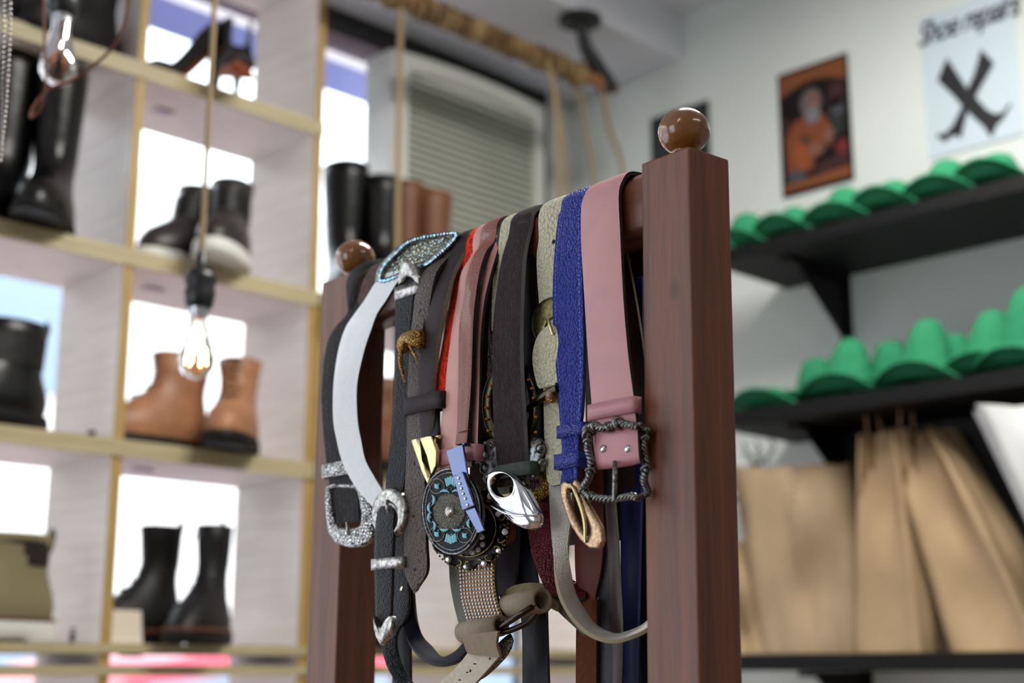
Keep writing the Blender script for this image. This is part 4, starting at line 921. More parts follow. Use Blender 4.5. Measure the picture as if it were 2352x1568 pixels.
b = MB(); O = [onR(x, y, .046) for x, y in oo]; I = [onR(x, y, .0495) for x, y in ii]
b.loft([[o*(1-s)+i*s+N*h for o, i in zip(O, I)] for s, h in ((0, -.003), (0, .0), (.04, .002), (.14, .0034), (.4, .0046), (.7, .004), (.82, .0028), (.9, .0034), (.96, .0032), (1, .0015), (1, -.0045), (0, -.003))], 0, (False, False)); b.build('chrome_buckle', msil, t)
ptube([(1128, 1118+44, .053), (1160, 1178, .055), (1200, 1184, .055), (1236, 1180, .052)], 0, .0009).build('ridge', msil, t)

# 5 black belt behind with amber studded ring and pewter plate -------
t = belt('black belt behind the hairy brown one, dark ring buckle with amber studs and pewter flowers', (1225, 640)); mblk2 = smooth_leather('black_leather', (13, 13, 15), .5)
ribbon([(1205, 1232, 560, .018), (1203, 1234, 650, .022), (1200, 1232, 780, .024), (1190, 1225, 900, .024)], .003, top=(.150, .134), back=1.5).build('strap', [mblk2, mbackd, medged], t)
frame(ellp(1172, 930, 64, 98), ellp(1172, 930, 44, 80), .037, .004, None, 0, .030).build('ring_frame', mbrz, t)
for x, y in ((1127, 885), (1119, 910), (1116, 936), (1118, 962), (1121, 989), (1130, 1014), (1213, 872), (1221, 892), (1225, 914), (1231, 957), (1230, 992), (1226, 1018)): disc(MB(), x, y, .0402 if x < 1200 else .0345, .0012, .0008, 0, 9, None, 1.).build('amber_stud', mamb, t)
lob = reson([(1112, 1030), (1118, 1012), (1140, 1006), (1175, 1010), (1215, 1002), (1240, 1005), (1250, 1030), (1243, 1050), (1250, 1068), (1238, 1090), (1205, 1105), (1165, 1118), (1130, 1118), (1110, 1100), (1118, 1082), (1100, 1062), (1104, 1042)], 44)
b = plate(lob, .037, .004, None, 0, .8, .85, .030)
for x, y, r in ((1113, 1045, 13), (1112, 1076, 13), (1132, 1022, 10), (1132, 1100, 12), (1118, 1018, 6), (1240, 1030, 12), (1243, 1062, 11), (1228, 1092, 12)): disc(b, x, y, .039 if x < 1200 else .032, r*PX, .002, 0, 14, None, .9)
b.build('pewter_flower_plate', mpew, t)
frame(ellp(1222, 1112, 44, 38), ellp(1215, 1105, 26, 20), .022, .004).build('gold_filigree_ring', mgoldc, t)
b = MB(); disc(b, 1160, 1222, .019, .0105, .003, 0, 24, None, .8); b.build('brown_cabochon', mcoc, t)

# 6 thin pebbled cream edge left of the hairy belt --------------------
t = belt('narrow pale cream pebbled belt squeezed left of the hairy brown belt', (1145, 600))
ribbon([(1144, 1175, 573, .0225), (1136, 1172, 620, .024), (1132, 1165, 700, .025), (1131, 1160, 760, .024)], .003, top=(.205, .184), back=1.5, bow=True, dn=-.006).build('strap', [mcream, mbackl, medgc], t)
# 7 burgundy ---------------------------------------------------------
mburg = pebble('burgundy_pebbled_leather', (90, 18, 32), 480, .42, .6); t = belt('burgundy red pebbled belt curving away behind cream strap at the bottom', (1240, 1230))
ribbon([(1114, 1150, 660, .020), (1114, 1150, 760, .021), (1118, 1160, 850, .020), (1150, 1205, 960, .017), (1190, 1250, 1080, .016), (1206, 1262, 1170, .014), (1212, 1200, .014, 1266, 1195, .010), (1222, 1270, .014, 1276, 1255, .006), (1240, 1325, .014, 1288, 1296, .002), (1262, 1364, .012, 1306, 1325, -.004), (1300, 1378, .006, 1330, 1340, -.012), (1345, 1372, -.004, 1350, 1338, -.02)], .003, top=(.213, .195), back=1.5).build('strap', [mburg, mbackd, medged], t)
# 8 dark sequined + second pink --------------------------------------
mseq = M('black_gold_thread', (26, 22, 18), .5, .2); f = mseq.noise(mseq.coord((1, 1, .15)), 1500, 3, .7); mseq.color(mseq.ramp(f, [(.6, (16, 14, 12)), (.7, (130, 104, 60))]))
mpk3 = smooth_leather('rose_leather_glossy', (184, 130, 124), .28, .06)
t = belt('black belt flecked with gold thread left of the burgundy one', (1115, 640))
ribbon([(1122, 1150, 592, .0215), (1110, 1126, 680, .023), (1103, 1118, 790, .024), (1099, 1116, 900, .024), (1098, 1126, 1000, .024), (1100, 1124, 1060, .023)], .003, top=(.222, .203), back=1.5, bow=True, dn=-.008).build('strap', [mseq, mbackd, medged], t)
t = belt('slim glossy rose leather belt between rust belt and gold flecked belt', (1125, 580))
ribbon([(1122, 1148, 572, .0265), (1108, 1128, 640, .028), (1098, 1114, 700, .029), (1092, 1106, 780, .029), (1089, 1103, 900, .029), (1087, 1100, 1000, .029), (1088, 1099, 1045, .029)], .003, top=(.228, .208), back=1.5, bow=True).build('strap', [mpk3, mbackd, medged], t)
# 9 rust belt --------------------------------------------------------
mrust = pebble('rust_brown_glazed_leather', (140, 82, 66), 900, .28, .35, .15); mrust.b.inputs['Coat Weight'].default_value = .3
mslate = metal('slate_blue_metal', (104, 114, 146), .22)
t = belt('glossy rust brown belt with a slate blue metal clasp and crystals', (1085, 650))
ribbon([(1104, 1140, 566, .0275), (1090, 1120, 590, .030), (1077, 1106, 630, .0315), (1066, 1096, 690, .033), (1058, 1090, 755, .034), (1056, 1086, 880, .035), (1053, 1079, 980, .036), (1049, 1076, 1022, .036)], .0042, top=(.245, .218), back=1.5, lay=.001, bow=True).build('strap', [mrust, mbackd, M('black_edge', (20, 20, 22), .5)], t)
b = MB(); ptube([(1053, 993, .0525), (1066, 990, .0525), (1078, 986, .0525)], 0, .0004, b, 5); b.build('cross_stitch', M('rust_thread', (96, 44, 30), .8), t)
b = MB()
def slab(b, poly, n, th, n2=None): return plate(poly, n, th, b, 0, .02, .9, n2)
slab(b, [(1026, 1034), (1064, 1020), (1080, 1121), (1046, 1110)], .0600, .0018); slab(b, [(1070, 1172), (1092, 1164), (1114, 1218), (1099, 1224)], .0610, .0018)
ptube([(1064, 1021, .0590), (1082, 1022, .050)], 0, .0014, b); b.build('clasp_strip', mslate, t)
cr = MB()
slab(cr, [(1043, 1092), (1065, 1083), (1091, 1161), (1064, 1172)], .0630, .0022); cr.build('clasp_plate', mslate, t)
b = MB()
for x, y in ((1052.5, 1097.5), (1056, 1110), (1059.5, 1121.5), (1063.5, 1133.5), (1068, 1144.5), (1073.5, 1159)): gem(MB(), x, y, .0647, .00125).build('crystal', mcry, t)
# 10 light pink with turquoise buckle --------------------------------
mlp = smooth_leather('light_pink_leather', (208, 156, 146), .4, .05); t = belt('light pink leather belt with round black and turquoise inlaid buckle', (1055, 700))
ribbon([(1086, 1104, 586, .0265), (1062, 1080, 628, .028), (1052, 1072, 690, .0295), (1041, 1066, 755, .031), (1029, 1060, 850, .033), (1025, 1058, 900, .034), (1014, 1055, 980, .036), (1003, 1088, 1040, .037), (1004, 1086, 1085, .036)], .0034, top=(.258, .238), back=1.5, lay=.0005, bow=True, dn=-.004).build('strap', [mlp, mbackd, medged], t)
keeper(t, 998, 1099, 1038, 1074, .047, mpink2, dep=.014)
def rotpts(cx, cy, rx, ry, k=48, s=1.): return ellp(cx, cy, rx*s, ry*s, -.06, k)
cx, cy, rx, ry = 1037, 1174, 66, 99
CT = lambda s, q: (cx+s*(rx*math.cos(q)*math.cos(-.06)-ry*math.sin(q)*math.sin(-.06)), cy+s*(rx*math.cos(q)*math.sin(-.06)+ry*math.sin(q)*math.cos(-.06)))
NB = .0545
b = plate(rotpts(cx, cy, rx, ry), NB, .005, None, 0, .02, .9); b.build('buckle_face', mblk, t)
b = MB(); plate(rotpts(cx+3, cy, rx+3, ry+1), NB-.0035, .005, b, 0, .02, .9)
for s in (.985, .90): b.tube([onR(*CT(s, q), NB+.0026) for q in np.linspace(0, 2*PI, 61)[:-1]], .0009 if s > .95 else .0005, 6, 0, True)
for i in range(90): b.ball(onR(*CT(.945, 2*PI*i/90), NB+.0026), .00055, 6)
b.build('buckle_rim', metal('rim_silver', (150, 150, 152), .3, .2, (40, 40, 42), 300), t)
md = MB(); MC = (cx-4, cy+1)
plate(ellp(MC[0], MC[1], 37, 42), NB+.0022, .0022, md, 0, .3, .8); md.build('medallion', engraved('medallion_metal', (120, 116, 100), 900, (26, 25, 24)), t)
b = MB(); c3 = onR(MC[0], MC[1]-1, NB+.0042); a_ = np.cross(N, [0, 0, 1.]); a_ /= np.linalg.norm(a_)
b.lathe([(.0062*math.cos(q), .0032*math.sin(q)) for q in np.linspace(0, PI/2-.02, 9)], onR(MC[0]+1, MC[1]-1, NB+.0034), 28, 0, (a_, np.array([0, 0, .78]), N)); b.build('centre_button', metal('worn_button', (176, 172, 160), .25, .12, (80, 76, 70), 300), t)
b = MB()
def inlay(u, v, pts): plate([(cx+u+x*.98, cy+v+y) for x, y in pts], NB+.0030, .0012, b, 0, .5, .8)
def cres(u, v, r, a0, a1, w_):
    A = np.linspace(a0, a1, 9); P_ = [(r*math.cos(q), r*math.sin(q)) for q in A]+[((r-w_*math.sin((q-a0)/(a1-a0)*PI))*math.cos(q), (r-w_*math.sin((q-a0)/(a1-a0)*PI))*math.sin(q)) for q in A[::-1]]
    m0 = [onR(cx+u+x, cy+v+y, NB+.0028) for x, y in P_]; m1 = [p+N*.0011 for p in m0]; k = 9
    b.loft([[m0[i], m0[17-i], m1[17-i], m1[i]] for i in range(9)])
for s_, v0 in ((-1, -72), (1, 66)):
    for k in range(-2, 3):
        b2 = [(k*6-3.2, -s_*-12), (k*5-2, -s_*12), (k*5+2, -s_*12), (k*6+3.2, -s_*-12)]
        inlay(k*1.6, v0+abs(k)*2.5*s_*-1, [(k*4.2-3, -9), (k*4.2+3, -9), (k*2.6+2.2, 10), (k*2.6-2.2, 10)] if s_ < 0 else [(k*2.6-2.2, -10), (k*2.6+2.2, -10), (k*4.2+3, 9), (k*4.2-3, 9)])
for u, v_ in ((-33, -58), (-33, 52), (31, 55), (33, -52)): inlay(u, v_, [(-6, -6), (0, -4), (6, -6), (4, 0), (6, 6), (-1, 7), (-5, 4)])
cres(-14, -40, 11, PI*1.05, PI*1.95, 7); cres(13, -41, 10, PI*1.05, PI*1.95, 6); cres(-15, 36, 11, PI*.1, PI*.9, 7); cres(14, 36, 11, PI*.1, PI*.9, 7)
for v_, a0, a1 in ((-32, -.9, 1.1),): 
    cres(-52+4, -26, 13, -1.3, 1.3, 6); cres(-41, -8, 13, PI-1.4, PI+1.2, 6); cres(-41, 14, 13, PI-1.2, PI+1.4, 6); cres(-50+4, 34, 13, -1.3, 1.3, 6); cres(49, 28, 12, PI-1.3, PI+1.3, 6); cres(46, -24, 12, PI-1.3, PI+1.3, 6)
b.build('turquoise_inlay', mturq, t)
b = MB()
for u, v_ in ((-33, -58), (-33, 52), (31, 55), (33, -52)): b.tube([onR(cx+u+17*math.cos(q), cy+v_+17*math.sin(q), NB+.003) for q in np.linspace(0, 2*PI, 19)[:-1]], .0004, 5, 0, True)
for i in range(26): q = 2*PI*i/26; x, y = MC[0]+44*math.cos(q), MC[1]+52*math.sin(q); b.ball(onR(x, y, NB+.003), .0009 if i % 3 else .0013, 6)
b.build('bead_wire', metal('bead_silver', (130, 128, 120), .35), t)
# 11 red hair strip --------------------------------------------------
t = belt('bright orange red hairy strip between dark brown and pink belts', (1050, 700))
ribbon([(1069, 1089, 592, .0235), (1053, 1080, 628, .0245), (1036, 1080, 690, .025), (1024, 1070, 755, .025), (1008, 1050, 850, .025), (1001, 1040, 905, .024), (1000, 1036, 935, .023)], .003, top=(.272, .250), back=1.5, bow=True, dn=-.007).build('strap', [hide('red_hair_hide', (206, 44, 18)), mbackd, medged], t)
# 12 dark brown suede edge belt --------------------------------------
mdb = pebble('dark_plum_brown_leather', (44, 31, 33), 1100, .6, .3, .15); mgst = suede('grey_green_edge', (140, 140, 122))
t = belt('dark plum brown leather belt with grey-green edge and wrapped leather keeper', (1010, 700))
ribbon([(1036, 1068, 590, .0265), (1012, 1043, 640, .029), (994, 1030, 690, .030), (980, 1015, 755, .031), (966, 1001, 850, .032), (965, 996, 900, .032), (966, 995, 960, .031), (975, 998, 1020, .029), (980, 998, 1085, .028)], .0045, top=(.292, .262), back=1.5, bow=True).build('strap', [mdb, mgst, mgst], t)
keeper(t, 933, 1020, 918, 956, .050, mdb, dep=.014)
# 13 olive taupe pebbled tip -----------------------------------------
molv = pebble('taupe_pebbled_leather', (92, 82, 76), 420, .5, .8, .18); holes(molv, .045, .0016, .022, .011)
t = belt('taupe pebbled leather belt end with punched holes and cut pointed tip', (955, 1200))
ribbon([(1000, 1034, 604, .0225), (976, 1014, 625, .0245), (961, 998, 660, .026), (948, 984, 750, .0265), (940, 968, 850, .027), (938, 975, 950, .028), (936, 978, 1050, .028), (931, 978, 1150, .029), (931, 981, 1250, .029), (932, 983, 1312, .029), (943, 968, 1342, .029), (952, 959, 1358, .029)], .0034, top=(.318, .296), back=1.5, bow=True).build('strap', [molv, mbackd, medged], t)
# 14 black western belt with upward tip ------------------------------
mbkp = pebble('black_pebbled_leather', (13, 14, 20), 520, .5, .7, .3, .3); stitch(mbkp, (60, 62, 74), .12, .015, .003)
t = belt('slim black western belt with silver tip pointing up beside rhinestone buckle', (930, 730))
ribbon([(921, 957, 640, .040), (912, 952, 690, .043), (909, 944, 780, .046), (908, 941, 880, .047), (901, 941, 990, .048), (889, 931, 1110, .049), (884, 920, 1150, .050)], .0034).build('strap', [mbkp, mblk2, medged], t)
tipo = [(917, 654), (919, 630), (925, 608), (936, 595), (946, 597), (956, 612), (963, 632), (966, 655), (958, 646), (948, 638), (938, 634), (929, 646)]
plate(tipo, .045, .004, None, 0, .5, .8, None, (939, 615)).build('silver_tip', mold, t); keeper(t, 910, 966, 664, 692, .0415, mold, 'silver_keeper', dep=.011)
ob = ellp(896, 1178, 39, 58, .05); ib = [(x*.56+890*.44+(0), y*.52+1200*.48+6) for x, y in ob]
frame(ob, ib, .054, .006, None, 0, None, 1.6).build('oval_buckle', mold, t); ptube([(888, 1150, .058), (890, 1165, .061), (893, 1176, .059)], 0, [.0014, .002, .0013]).build('prong', mold, t)
ribbon([(871, 909, 1163, .054), (866, 906, 1200, .057), (862, 905, 1245, .057), (862, 903, 1295, .055), (863, 902, 1350, .054), (865, 899, 1415, .054), (866, 898, 1440, .053)], .0034).build('belt_end', [mbkp, mblk2, medged], t)
b = MB()
for x, y in ((880, 1232), (884, 1353)): disc(b, x, y, .0583 if y < 1300 else .0553, .0017, .0005, 0, 10)
b.build('punched_holes', mblk, t)
keeper(t, 857, 930, 1285, 1310, .0535, mold, 'silver_keeper', dep=.013)
plate([(861, 1415), (866, 1424), (871, 1436), (878, 1441), (884, 1434), (891, 1420), (897, 1414), (905, 1415), (904, 1440), (897, 1462), (886, 1477), (878, 1481), (868, 1462), (862, 1438)], .0578, .0045, None, 0, .4, .8, None, (881, 1455)).build('silver_tip', mold, t)
t = belt('black pebbled strap curving right to the bottom frame edge below the silver tip', (890, 1500))
ribbon([(905, 941, 1230, .030), (904, 941, 1330, .030), (898, 938, 1410, .031), (880, 1455, .033, 915, 1450, .030), (880, 1490, .034, 911, 1482, .030), (890, 1530, .034, 920, 1520, .028), (912, 1570, .032, 940, 1555, .024), (945, 1610, .028, 968, 1590, .018)], .0034).build('strap', [mbkp, mblk2, medged], t)
t = belt('straight flat black strap hanging behind silver tipped western belt', (925, 1450)); ribbon([(906, 944, 1150, .020), (905, 943, 1300, .020), (903, 943, 1450, .020), (903, 944, 1590, .020)], .003).build('strap', [mblk2, mblk2, medged], t)
# navy loop ----------------------------------------------------------
mnav = smooth_leather('navy_leather', (16, 20, 38), .75); t = belt('navy loop strap with pale metal cap curving up to the right', (935, 1400))
ribbon([(920, 1330, .026, 947, 1328, .026), (918, 1360, .027, 950, 1360, .026), (923, 1420, .029, 957, 1418, .023), (937, 1470, .031, 972, 1462, .020), (960, 1502, .032, 992, 1486, .016), (1000, 1525, .031, 1014, 1510, .012), (1040, 1523, .027, 1040, 1502, .008), (1066, 1505, .022, 1062, 1482, .004), (1092, 1462, .014, 1082, 1448, -.002)], .0034, n=8).build('strap', [mnav, mblk2, medged], t)
b = MB(); ccap = onR(932, 1336, .028); 
b.lathe([(.001, .0085), (.0026, .0085), (.0028, .006), (.0026, .001), (.0038, -.003), (.0050, -.006), (.0050, -.0075)], ccap, 18); b.build('metal_cap', metal('pale_cap_metal', (220, 206, 190), .22), t)
# 15 gold horned buckle ----------------------------------------------
t = belt('taupe belt with small carved gold horned buckle near the slim black belt', (940, 800))
ribbon([(955, 990, 680, .044), (946, 974, 760, .0525), (940, 966, 800, .054)], .003).build('strap', [molv, mbackd, medged], t)
gb = MB(); plate([(916, 800), (919, 782), (930, 766), (948, 758), (968, 757), (970, 780), (968, 800), (955, 792), (944, 790), (934, 806), (922, 812)], .0565, .006, gb, 0, .8, .75); gb.build('carved_dome', mgoldc, t)
b = MB(); ptube([(922, 798, .0575), (920, 830, .0585), (926, 860, .0575), (932, 884, .0555)], 0, [.0028, .0024, .0016, .0004], b); ptube([(940, 790, .0595), (948, 806, .0615), (956, 820, .0605), (960, 836, .0585)], 0, [.0018, .0015, .0012, .0004], b); b.build('horns', mgoldc, t)
# 16 gold cut-out plate ----------------------------------------------
t = belt('black belt end with pale gold angular cut-out buckle plate', (975, 1050))
b = MB(); plate([(947, 1009), (966, 1006), (973, 1042), (968, 1046), (980, 1072), (992, 1090), (986, 1112), (974, 1088)], .0545, .0035, b, 0, .05, .9); plate([(967, 1005), (994, 1000), (1006, 1035), (1004, 1070), (994, 1090), (984, 1048)], .0560, .0035, b, 0, .05, .9)
ptube([(1000, 1016, .052), (1004, 1004, .052), (1010, 1003, .052)], 0, .0018, b); b.build('gold_plate_buckle', mgold, t)
ribbon([(985, 1008, 940, .044), (984, 1008, 1000, .050), (984, 1008, 1040, .052)], .003).build('strap', [mblk2, mbackd, medged], t)
# 18 silver belt + rhinestone leaf buckle -----------------------------
msilb = M('silver_foil_leather', (250, 252, 255), .32, .0); vary(msilb, 200, .04); msilb.bump(msilb.noise(msilb.coord(), 1200, 2), .12, .0004)
t = belt('metallic silver white belt bowing out to the left with rhinestone leaf buckle', (840, 700))
ribbon([(880, 630, .034, 935, 622, .034), (863, 652, .038, 914, 650, .037), (838, 692, .045, 888, 692, .043), (816, 722, .050, 868, 722, .047), (795, 755, .054, 855, 757, .050), (779, 806, .060, 838, 808, .054), (768, 882, .064, 822, 884, .056), (767, 960, .065, 823, 962, .056), (775, 1010, .063, 831, 1010, .054), (788, 1060, .060, 841, 1056, .052), (812, 1108, .056, 860, 1092, .049), (838, 1142, .052, 874, 1116, .047), (862, 1168, .048, 890, 1140, .045)], .0034, n=8).build('strap', [msilb, mblk2, medged], t)
lo = [(862, 648), (866, 622), (882, 598), (905, 575), (930, 553), (960, 541), (1000, 534), (1040, 530), (1057, 534), (1052, 550), (1030, 574), (1002, 600), (985, 615), (960, 622), (930, 634), (900, 645), (880, 652)]
li_ = [(885, 638), (885, 625), (896, 606), (915, 588), (936, 566), (962, 554), (998, 547), (1028, 541), (1040, 540), (1034, 550), (1016, 568), (992, 588), (976, 598), (956, 606), (932, 618), (908, 630), (893, 636)]
plate(lo, .036, .003, None, 0, .2, .9, .024).build('leaf_plate', engraved('leaf_metal', (168, 170, 152), 260, (52, 52, 48)), t)
frame(lo, li_, .0385, .004, None, 0, .026).build('leaf_rim', mpew, t)
b = MB(); bb = MB()
lm = curve_pts([((a[0]+c_[0])/2, (a[1]+c_[1])/2) for a, c_ in zip(lo, li_)], n=5, closed=True)
for i, p in enumerate(lm):
    q = (p[0]-862)/195; gem(b, p[0], p[1], .0405-.012*q+.0012, .0014 if i % 3 else .0021)
for i in range(14): gem(b, 900+i*9.3+random.uniform(-3, 3), 622-i*5.3+random.uniform(-6, 6), .040-.010*(i/14)+.001, .0013)
b.build('rhinestones', mcrab, t)
# 19 braided belt ----------------------------------------------------
mbrd = M('black_woven_leather', (44, 40, 46), .65, spec=.2); v = mbrd.n('ShaderNodeUVMap'); mp = mbrd.n('ShaderNodeMapping'); mp.inputs['Scale'].default_value = (260, 7, 1); mp.inputs['Rotation'].default_value = (0, 0, .0); mbrd.l(v.outputs[0], mp.inputs[0])
ck = mbrd.n('ShaderNodeTexBrick'); ck.inputs['Scale'].default_value = 1.; ck.inputs['Mortar Size'].default_value = .13; ck.inputs['Brick Width'].default_value = 1.6; ck.inputs['Row Height'].default_value = 1.; mbrd.l(mp.outputs[0], ck.inputs[0])
ck.inputs['Color1'].default_value = lin((46, 38, 40)); ck.inputs['Color2'].default_value = lin((22, 18, 22)); ck.inputs['Mortar'].default_value = lin((6, 5, 6)); mbrd.color(ck.outputs[0]); mbrd.bump(ck.outputs[1], -.8, .001)
t = belt('black woven belt hanging furthest left with engraved silver keeper and buckle', (765, 900))
ribbon([(800, 850, 720, .030), (775, 830, 750, .034), (754, 810, 790, .038), (742, 800, 880, .044), (743, 800, 960, .046), (752, 812, 1060, .048), (759, 822, 1110, .048), (766, 828, 1205, .047)], .0034, top=(.425, .392), back=1.55).build('strap', [mbrd, mblk2, medged], t)
keeper(t, 743, 812, 1069, 1100, .0485, mengr, 'engraved_keeper', dep=.012)
no = [(752, 1118), (750, 1150), (752, 1185), (757, 1222), (772, 1246), (800, 1257), (830, 1256), (850, 1243), (860, 1222), (862, 1190), (850, 1150), (838, 1122), (825, 1112), (770, 1110)]
ni = [(760, 1122), (762, 1150), (766, 1180), (772, 1204), (784, 1212), (800, 1213), (815, 1212), (826, 1209), (831, 1200), (832, 1180), (828, 1150), (824, 1130), (818, 1122), (772, 1120)]
frame(no, ni, .050, .006, None, 0, .046, 1.2).build('engraved_buckle', mengr, t); ptube([(797, 1200, .053), (799, 1215, .056), (801, 1228, .054)], 0, [.0012, .0018, .0013]).build('prong', mold, t)
# 20 small dark strap on the far post, 21 mottled brown belt ----------
t = belt('thin dark green grey strap curling over the far post', (800, 680))
ribbon([(886, 594, .010, 885, 604, .012), (850, 600, .022, 854, 613, .024), (818, 614, .030, 832, 627, .030), (797, 645, .032, 814, 652, .032), (798, 690, .032, 810, 692, .031), (802, 730, .031, 807, 733, .030), (792, 758, .030, 799, 760, .030)], .0024).build('strap', [smooth_leather('dark_green_leather', (38, 40, 40), .6), mbackl, mbackl], t)
t = belt('mottled brown leather belt just below the far ball knob, under rhinestone buckle', (845, 650))
ribbon([(852, 905, 618, .0265), (834, 890, 650, .028), (824, 868, 690, .029), (812, 850, 740, .030), (806, 842, 790, .030)], .003, top=(.396, .352), back=1.55, lay=.0006).build('strap', [suede('mottled_brown_leather', (98, 80, 76), .3), mbackd, medged], t)
t = belt('dark brown leather belt lying over rail beneath the rhinestone buckle', (1000, 600))
ribbon([(985, 1040, 600, .024), (960, 1010, 640, .0255), (940, 980, 720, .026), (935, 965, 800, .026)], .003, top=(.345, .315), back=1.5).build('strap', [smooth_leather('dark_brown_leather', (54, 44, 42), .4), mbackd, medged], t)
# 22 gothic buckle and rhinestone mesh belt --------------------------
t = belt('rhinestone mesh belt with dark gold curlicue buckle behind the turquoise buckle', (1100, 1380))
mmesh = M('gold_mesh_base', (120, 84, 44), .35, .7); rows = [(1058, 1140, 1290, .0285), (1060, 1138, 1330, .030), (1063, 1142, 1370, .031), (1070, 1150, 1400, .032), (1078, 1162, 1430, .033)]
ribbon(rows, .003).build('strap', [mmesh, mbackd, mbrz], t)
S = curve_pts([np.concatenate(pair(r)) for r in rows], n=12); b = MB(); seg = [S[0]]
acc = 0
mids = [(s[:3]+s[3:])/2 for s in S]; cum = np.concatenate([[0], np.cumsum([np.linalg.norm(mids[i+1]-mids[i]) for i in range(len(S)-1)])])
nr = 17
for i in range(nr):
    d = cum[-1]*(i+.5)/nr; k = min(len(S)-2, int(np.searchsorted(cum, d)-1)); f_ = (d-cum[k])/(cum[k+1]-cum[k]); s_ = S[k]*(1-f_)+S[k+1]*f_
    for j in range(11): p = s_[:3]*(1-(j+.5)/11)+s_[3:]*((j+.5)/11)+N*.0024; b.ball(p, .00125, 6)
b.build('rhinestone_rows', mcry, t)['kind'] = 'stuff'
gc = (1077, 1212)
sc_o = []
for i in range(72):
    q = 2*PI*i/72; r_ = 84+11*abs(math.cos(q*6)); sc_o.append((gc[0]+r_*math.cos(q)*.97, gc[1]+r_*math.sin(q)*1.04))
manti = metal('antique_brass', (164, 142, 92), .3, .15, (50, 42, 26), 500)
plate(sc_o, .0315, .003, None, 0, .1, .92).build('curlicue_plate', M('blackened_metal', (30, 28, 26), .4, .8), t)
b = MB()
for i in range(20):
    q = 2*PI*i/20; x0_, y0_ = gc[0]+76*math.cos(q), gc[1]+81*math.sin(q); sg = 1 if i % 2 else -1
    ptube([(x0_+(11-2.0*k)*math.cos(q+sg*k*.85), y0_+(11-2.0*k)*math.sin(q+sg*k*.85)) for k in range(5)], .0356, .0009, b, 5, False, 4)
ptube([(gc[0]+62*math.cos(q), gc[1]+66*math.sin(q)) for q in np.linspace(0, 2*PI, 31)[:-1]], .0350, .0009, b, 5, True, 2)
for i in range(60): q = 2*PI*i/60; b.ball(onR(gc[0]+93*math.cos(q)*.97, gc[1]+93*math.sin(q)*1.04, .033), .0011, 6)
b.build('curlicues', manti, t)
b = MB()
for i in range(12):
    q = 2*PI*i/12+.1; gem(b, gc[0]+84*math.cos(q)*.98, gc[1]+86*math.sin(q)*1.04, .0365, .0022 if i % 2 else .0028)
for x, y in ((1107, 1233), (1108, 1250), (1098, 1262), (1085, 1268), (1143, 1180), (1100, 1220)): gem(b, x, y, .0375, .0024)
b.build('rhinestones', mcry, t)
t = belt('plain taupe strap showing left of the rhinestone mesh belt', (1045, 1380)); mtaup = smooth_leather('taupe_grey_leather', (104, 102, 92), .6)
ribbon([(1033, 1072, 1290, .020), (1036, 1074, 1340, .021), (1045, 1080, 1390, .022), (1058, 1100, 1440, .022)], .003).build('strap', [mtaup, mtaup, mtaup], t)
# 23 taupe suede belt bundle at the bottom ---------------------------
msu = suede('warm_taupe_suede', (146, 130, 112), .1); mwr = suede('worn_white_leather', (196, 186, 168), .12); holes(mwr, .012, .0009, .02)
t = belt('taupe suede belt rolled around a dark metal link at the bottom', (1110, 1450))
def rollx(x1, y1, x2, y2, n1, n2, r):
    a, c_ = onR(x1, y1, n1), onR(x2, y2, n2); b = MB(); ax = (c_-a)/np.linalg.norm(c_-a); X_ = np.cross(ax, [0, 0, 1.]); X_ /= np.linalg.norm(X_); Y_ = np.cross(ax, X_); k = 26
    o = [[p+r*(math.cos(q)*X_+math.sin(q)*Y_) for q in np.linspace(0, 2*PI, k+1)[:-1]] for p in (a, c_)]; i_ = [[p+(r-.0028)*(math.cos(q)*X_+math.sin(q)*Y_) for q in np.linspace(0, 2*PI, k+1)[:-1]] for p in (a, c_)]
    return b.loft([i_[0], o[0], o[1], i_[1], i_[0]], 0, (False, False))
rollx(1063, 1452, 1150, 1436, .036, .038, .0085).build('rolled_strap', msu, t)
ribbon([(1064, 1458, .043, 1146, 1448, .044), (1068, 1480, .042, 1142, 1478, .043), (1076, 1500, .040, 1150, 1508, .041)], .003).build('flap', [msu, msu, msu], t)
rollx(1165, 1395, 1246, 1378, .022, .026, .0100).build('upper_roll', msu, t)
ribbon([(1150, 1366, .020, 1158, 1408, .022), (1178, 1347, .018, 1196, 1392, .022), (1215, 1340, .014, 1236, 1378, .020), (1258, 1345, .008, 1262, 1392, .014), (1285, 1368, .002, 1282, 1402, .008)], .003).build('upper_strap', [suede('beige_leather', (132, 116, 86), .15), msu, msu], t)
b = MB(); ptube([(1148, 1442, .040), (1175, 1424, .042), (1205, 1404, .040), (1228, 1392, .032), (1236, 1402, .026), (1218, 1424, .028), (1190, 1440, .032), (1160, 1450, .036)], 0, .0024, b, 8, True); b.build('metal_link', metal('dark_link', (60, 54, 50), .25), t)
ribbon([(1076, 1500, .036, 1150, 1506, .037), (1052, 1530, .036, 1120, 1540, .037), (1012, 1568, .035, 1078, 1585, .036), (985, 1600, .034, 1040, 1620, .035)], .003).build('worn_end', [mwr, msu, msu], t)
b = MB()
for x, y in ((1125, 1512), (1080, 1540)): disc(b, x, y, .0385, .0012, .0004, 0, 10)
b.build('punched_holes', mblk, t)
frame(reson([(1178, 1458), (1172, 1490), (1150, 1520), (1110, 1556), (1075, 1572), (1060, 1570), (1090, 1540), (1120, 1510), (1150, 1480), (1165, 1458)], 30), [((x-1118)*.45+1118, (y-1515)*.55+1515) for x, y in reson([(1178, 1458), (1172, 1490), (1150, 1520), (1110, 1556), (1075, 1572), (1060, 1570), (1090, 1540), (1120, 1510), (1150, 1480), (1165, 1458)], 30)], .033, .003).build('ornate_buckle', engraved('ornate_silver', (160, 150, 138), 600), t)
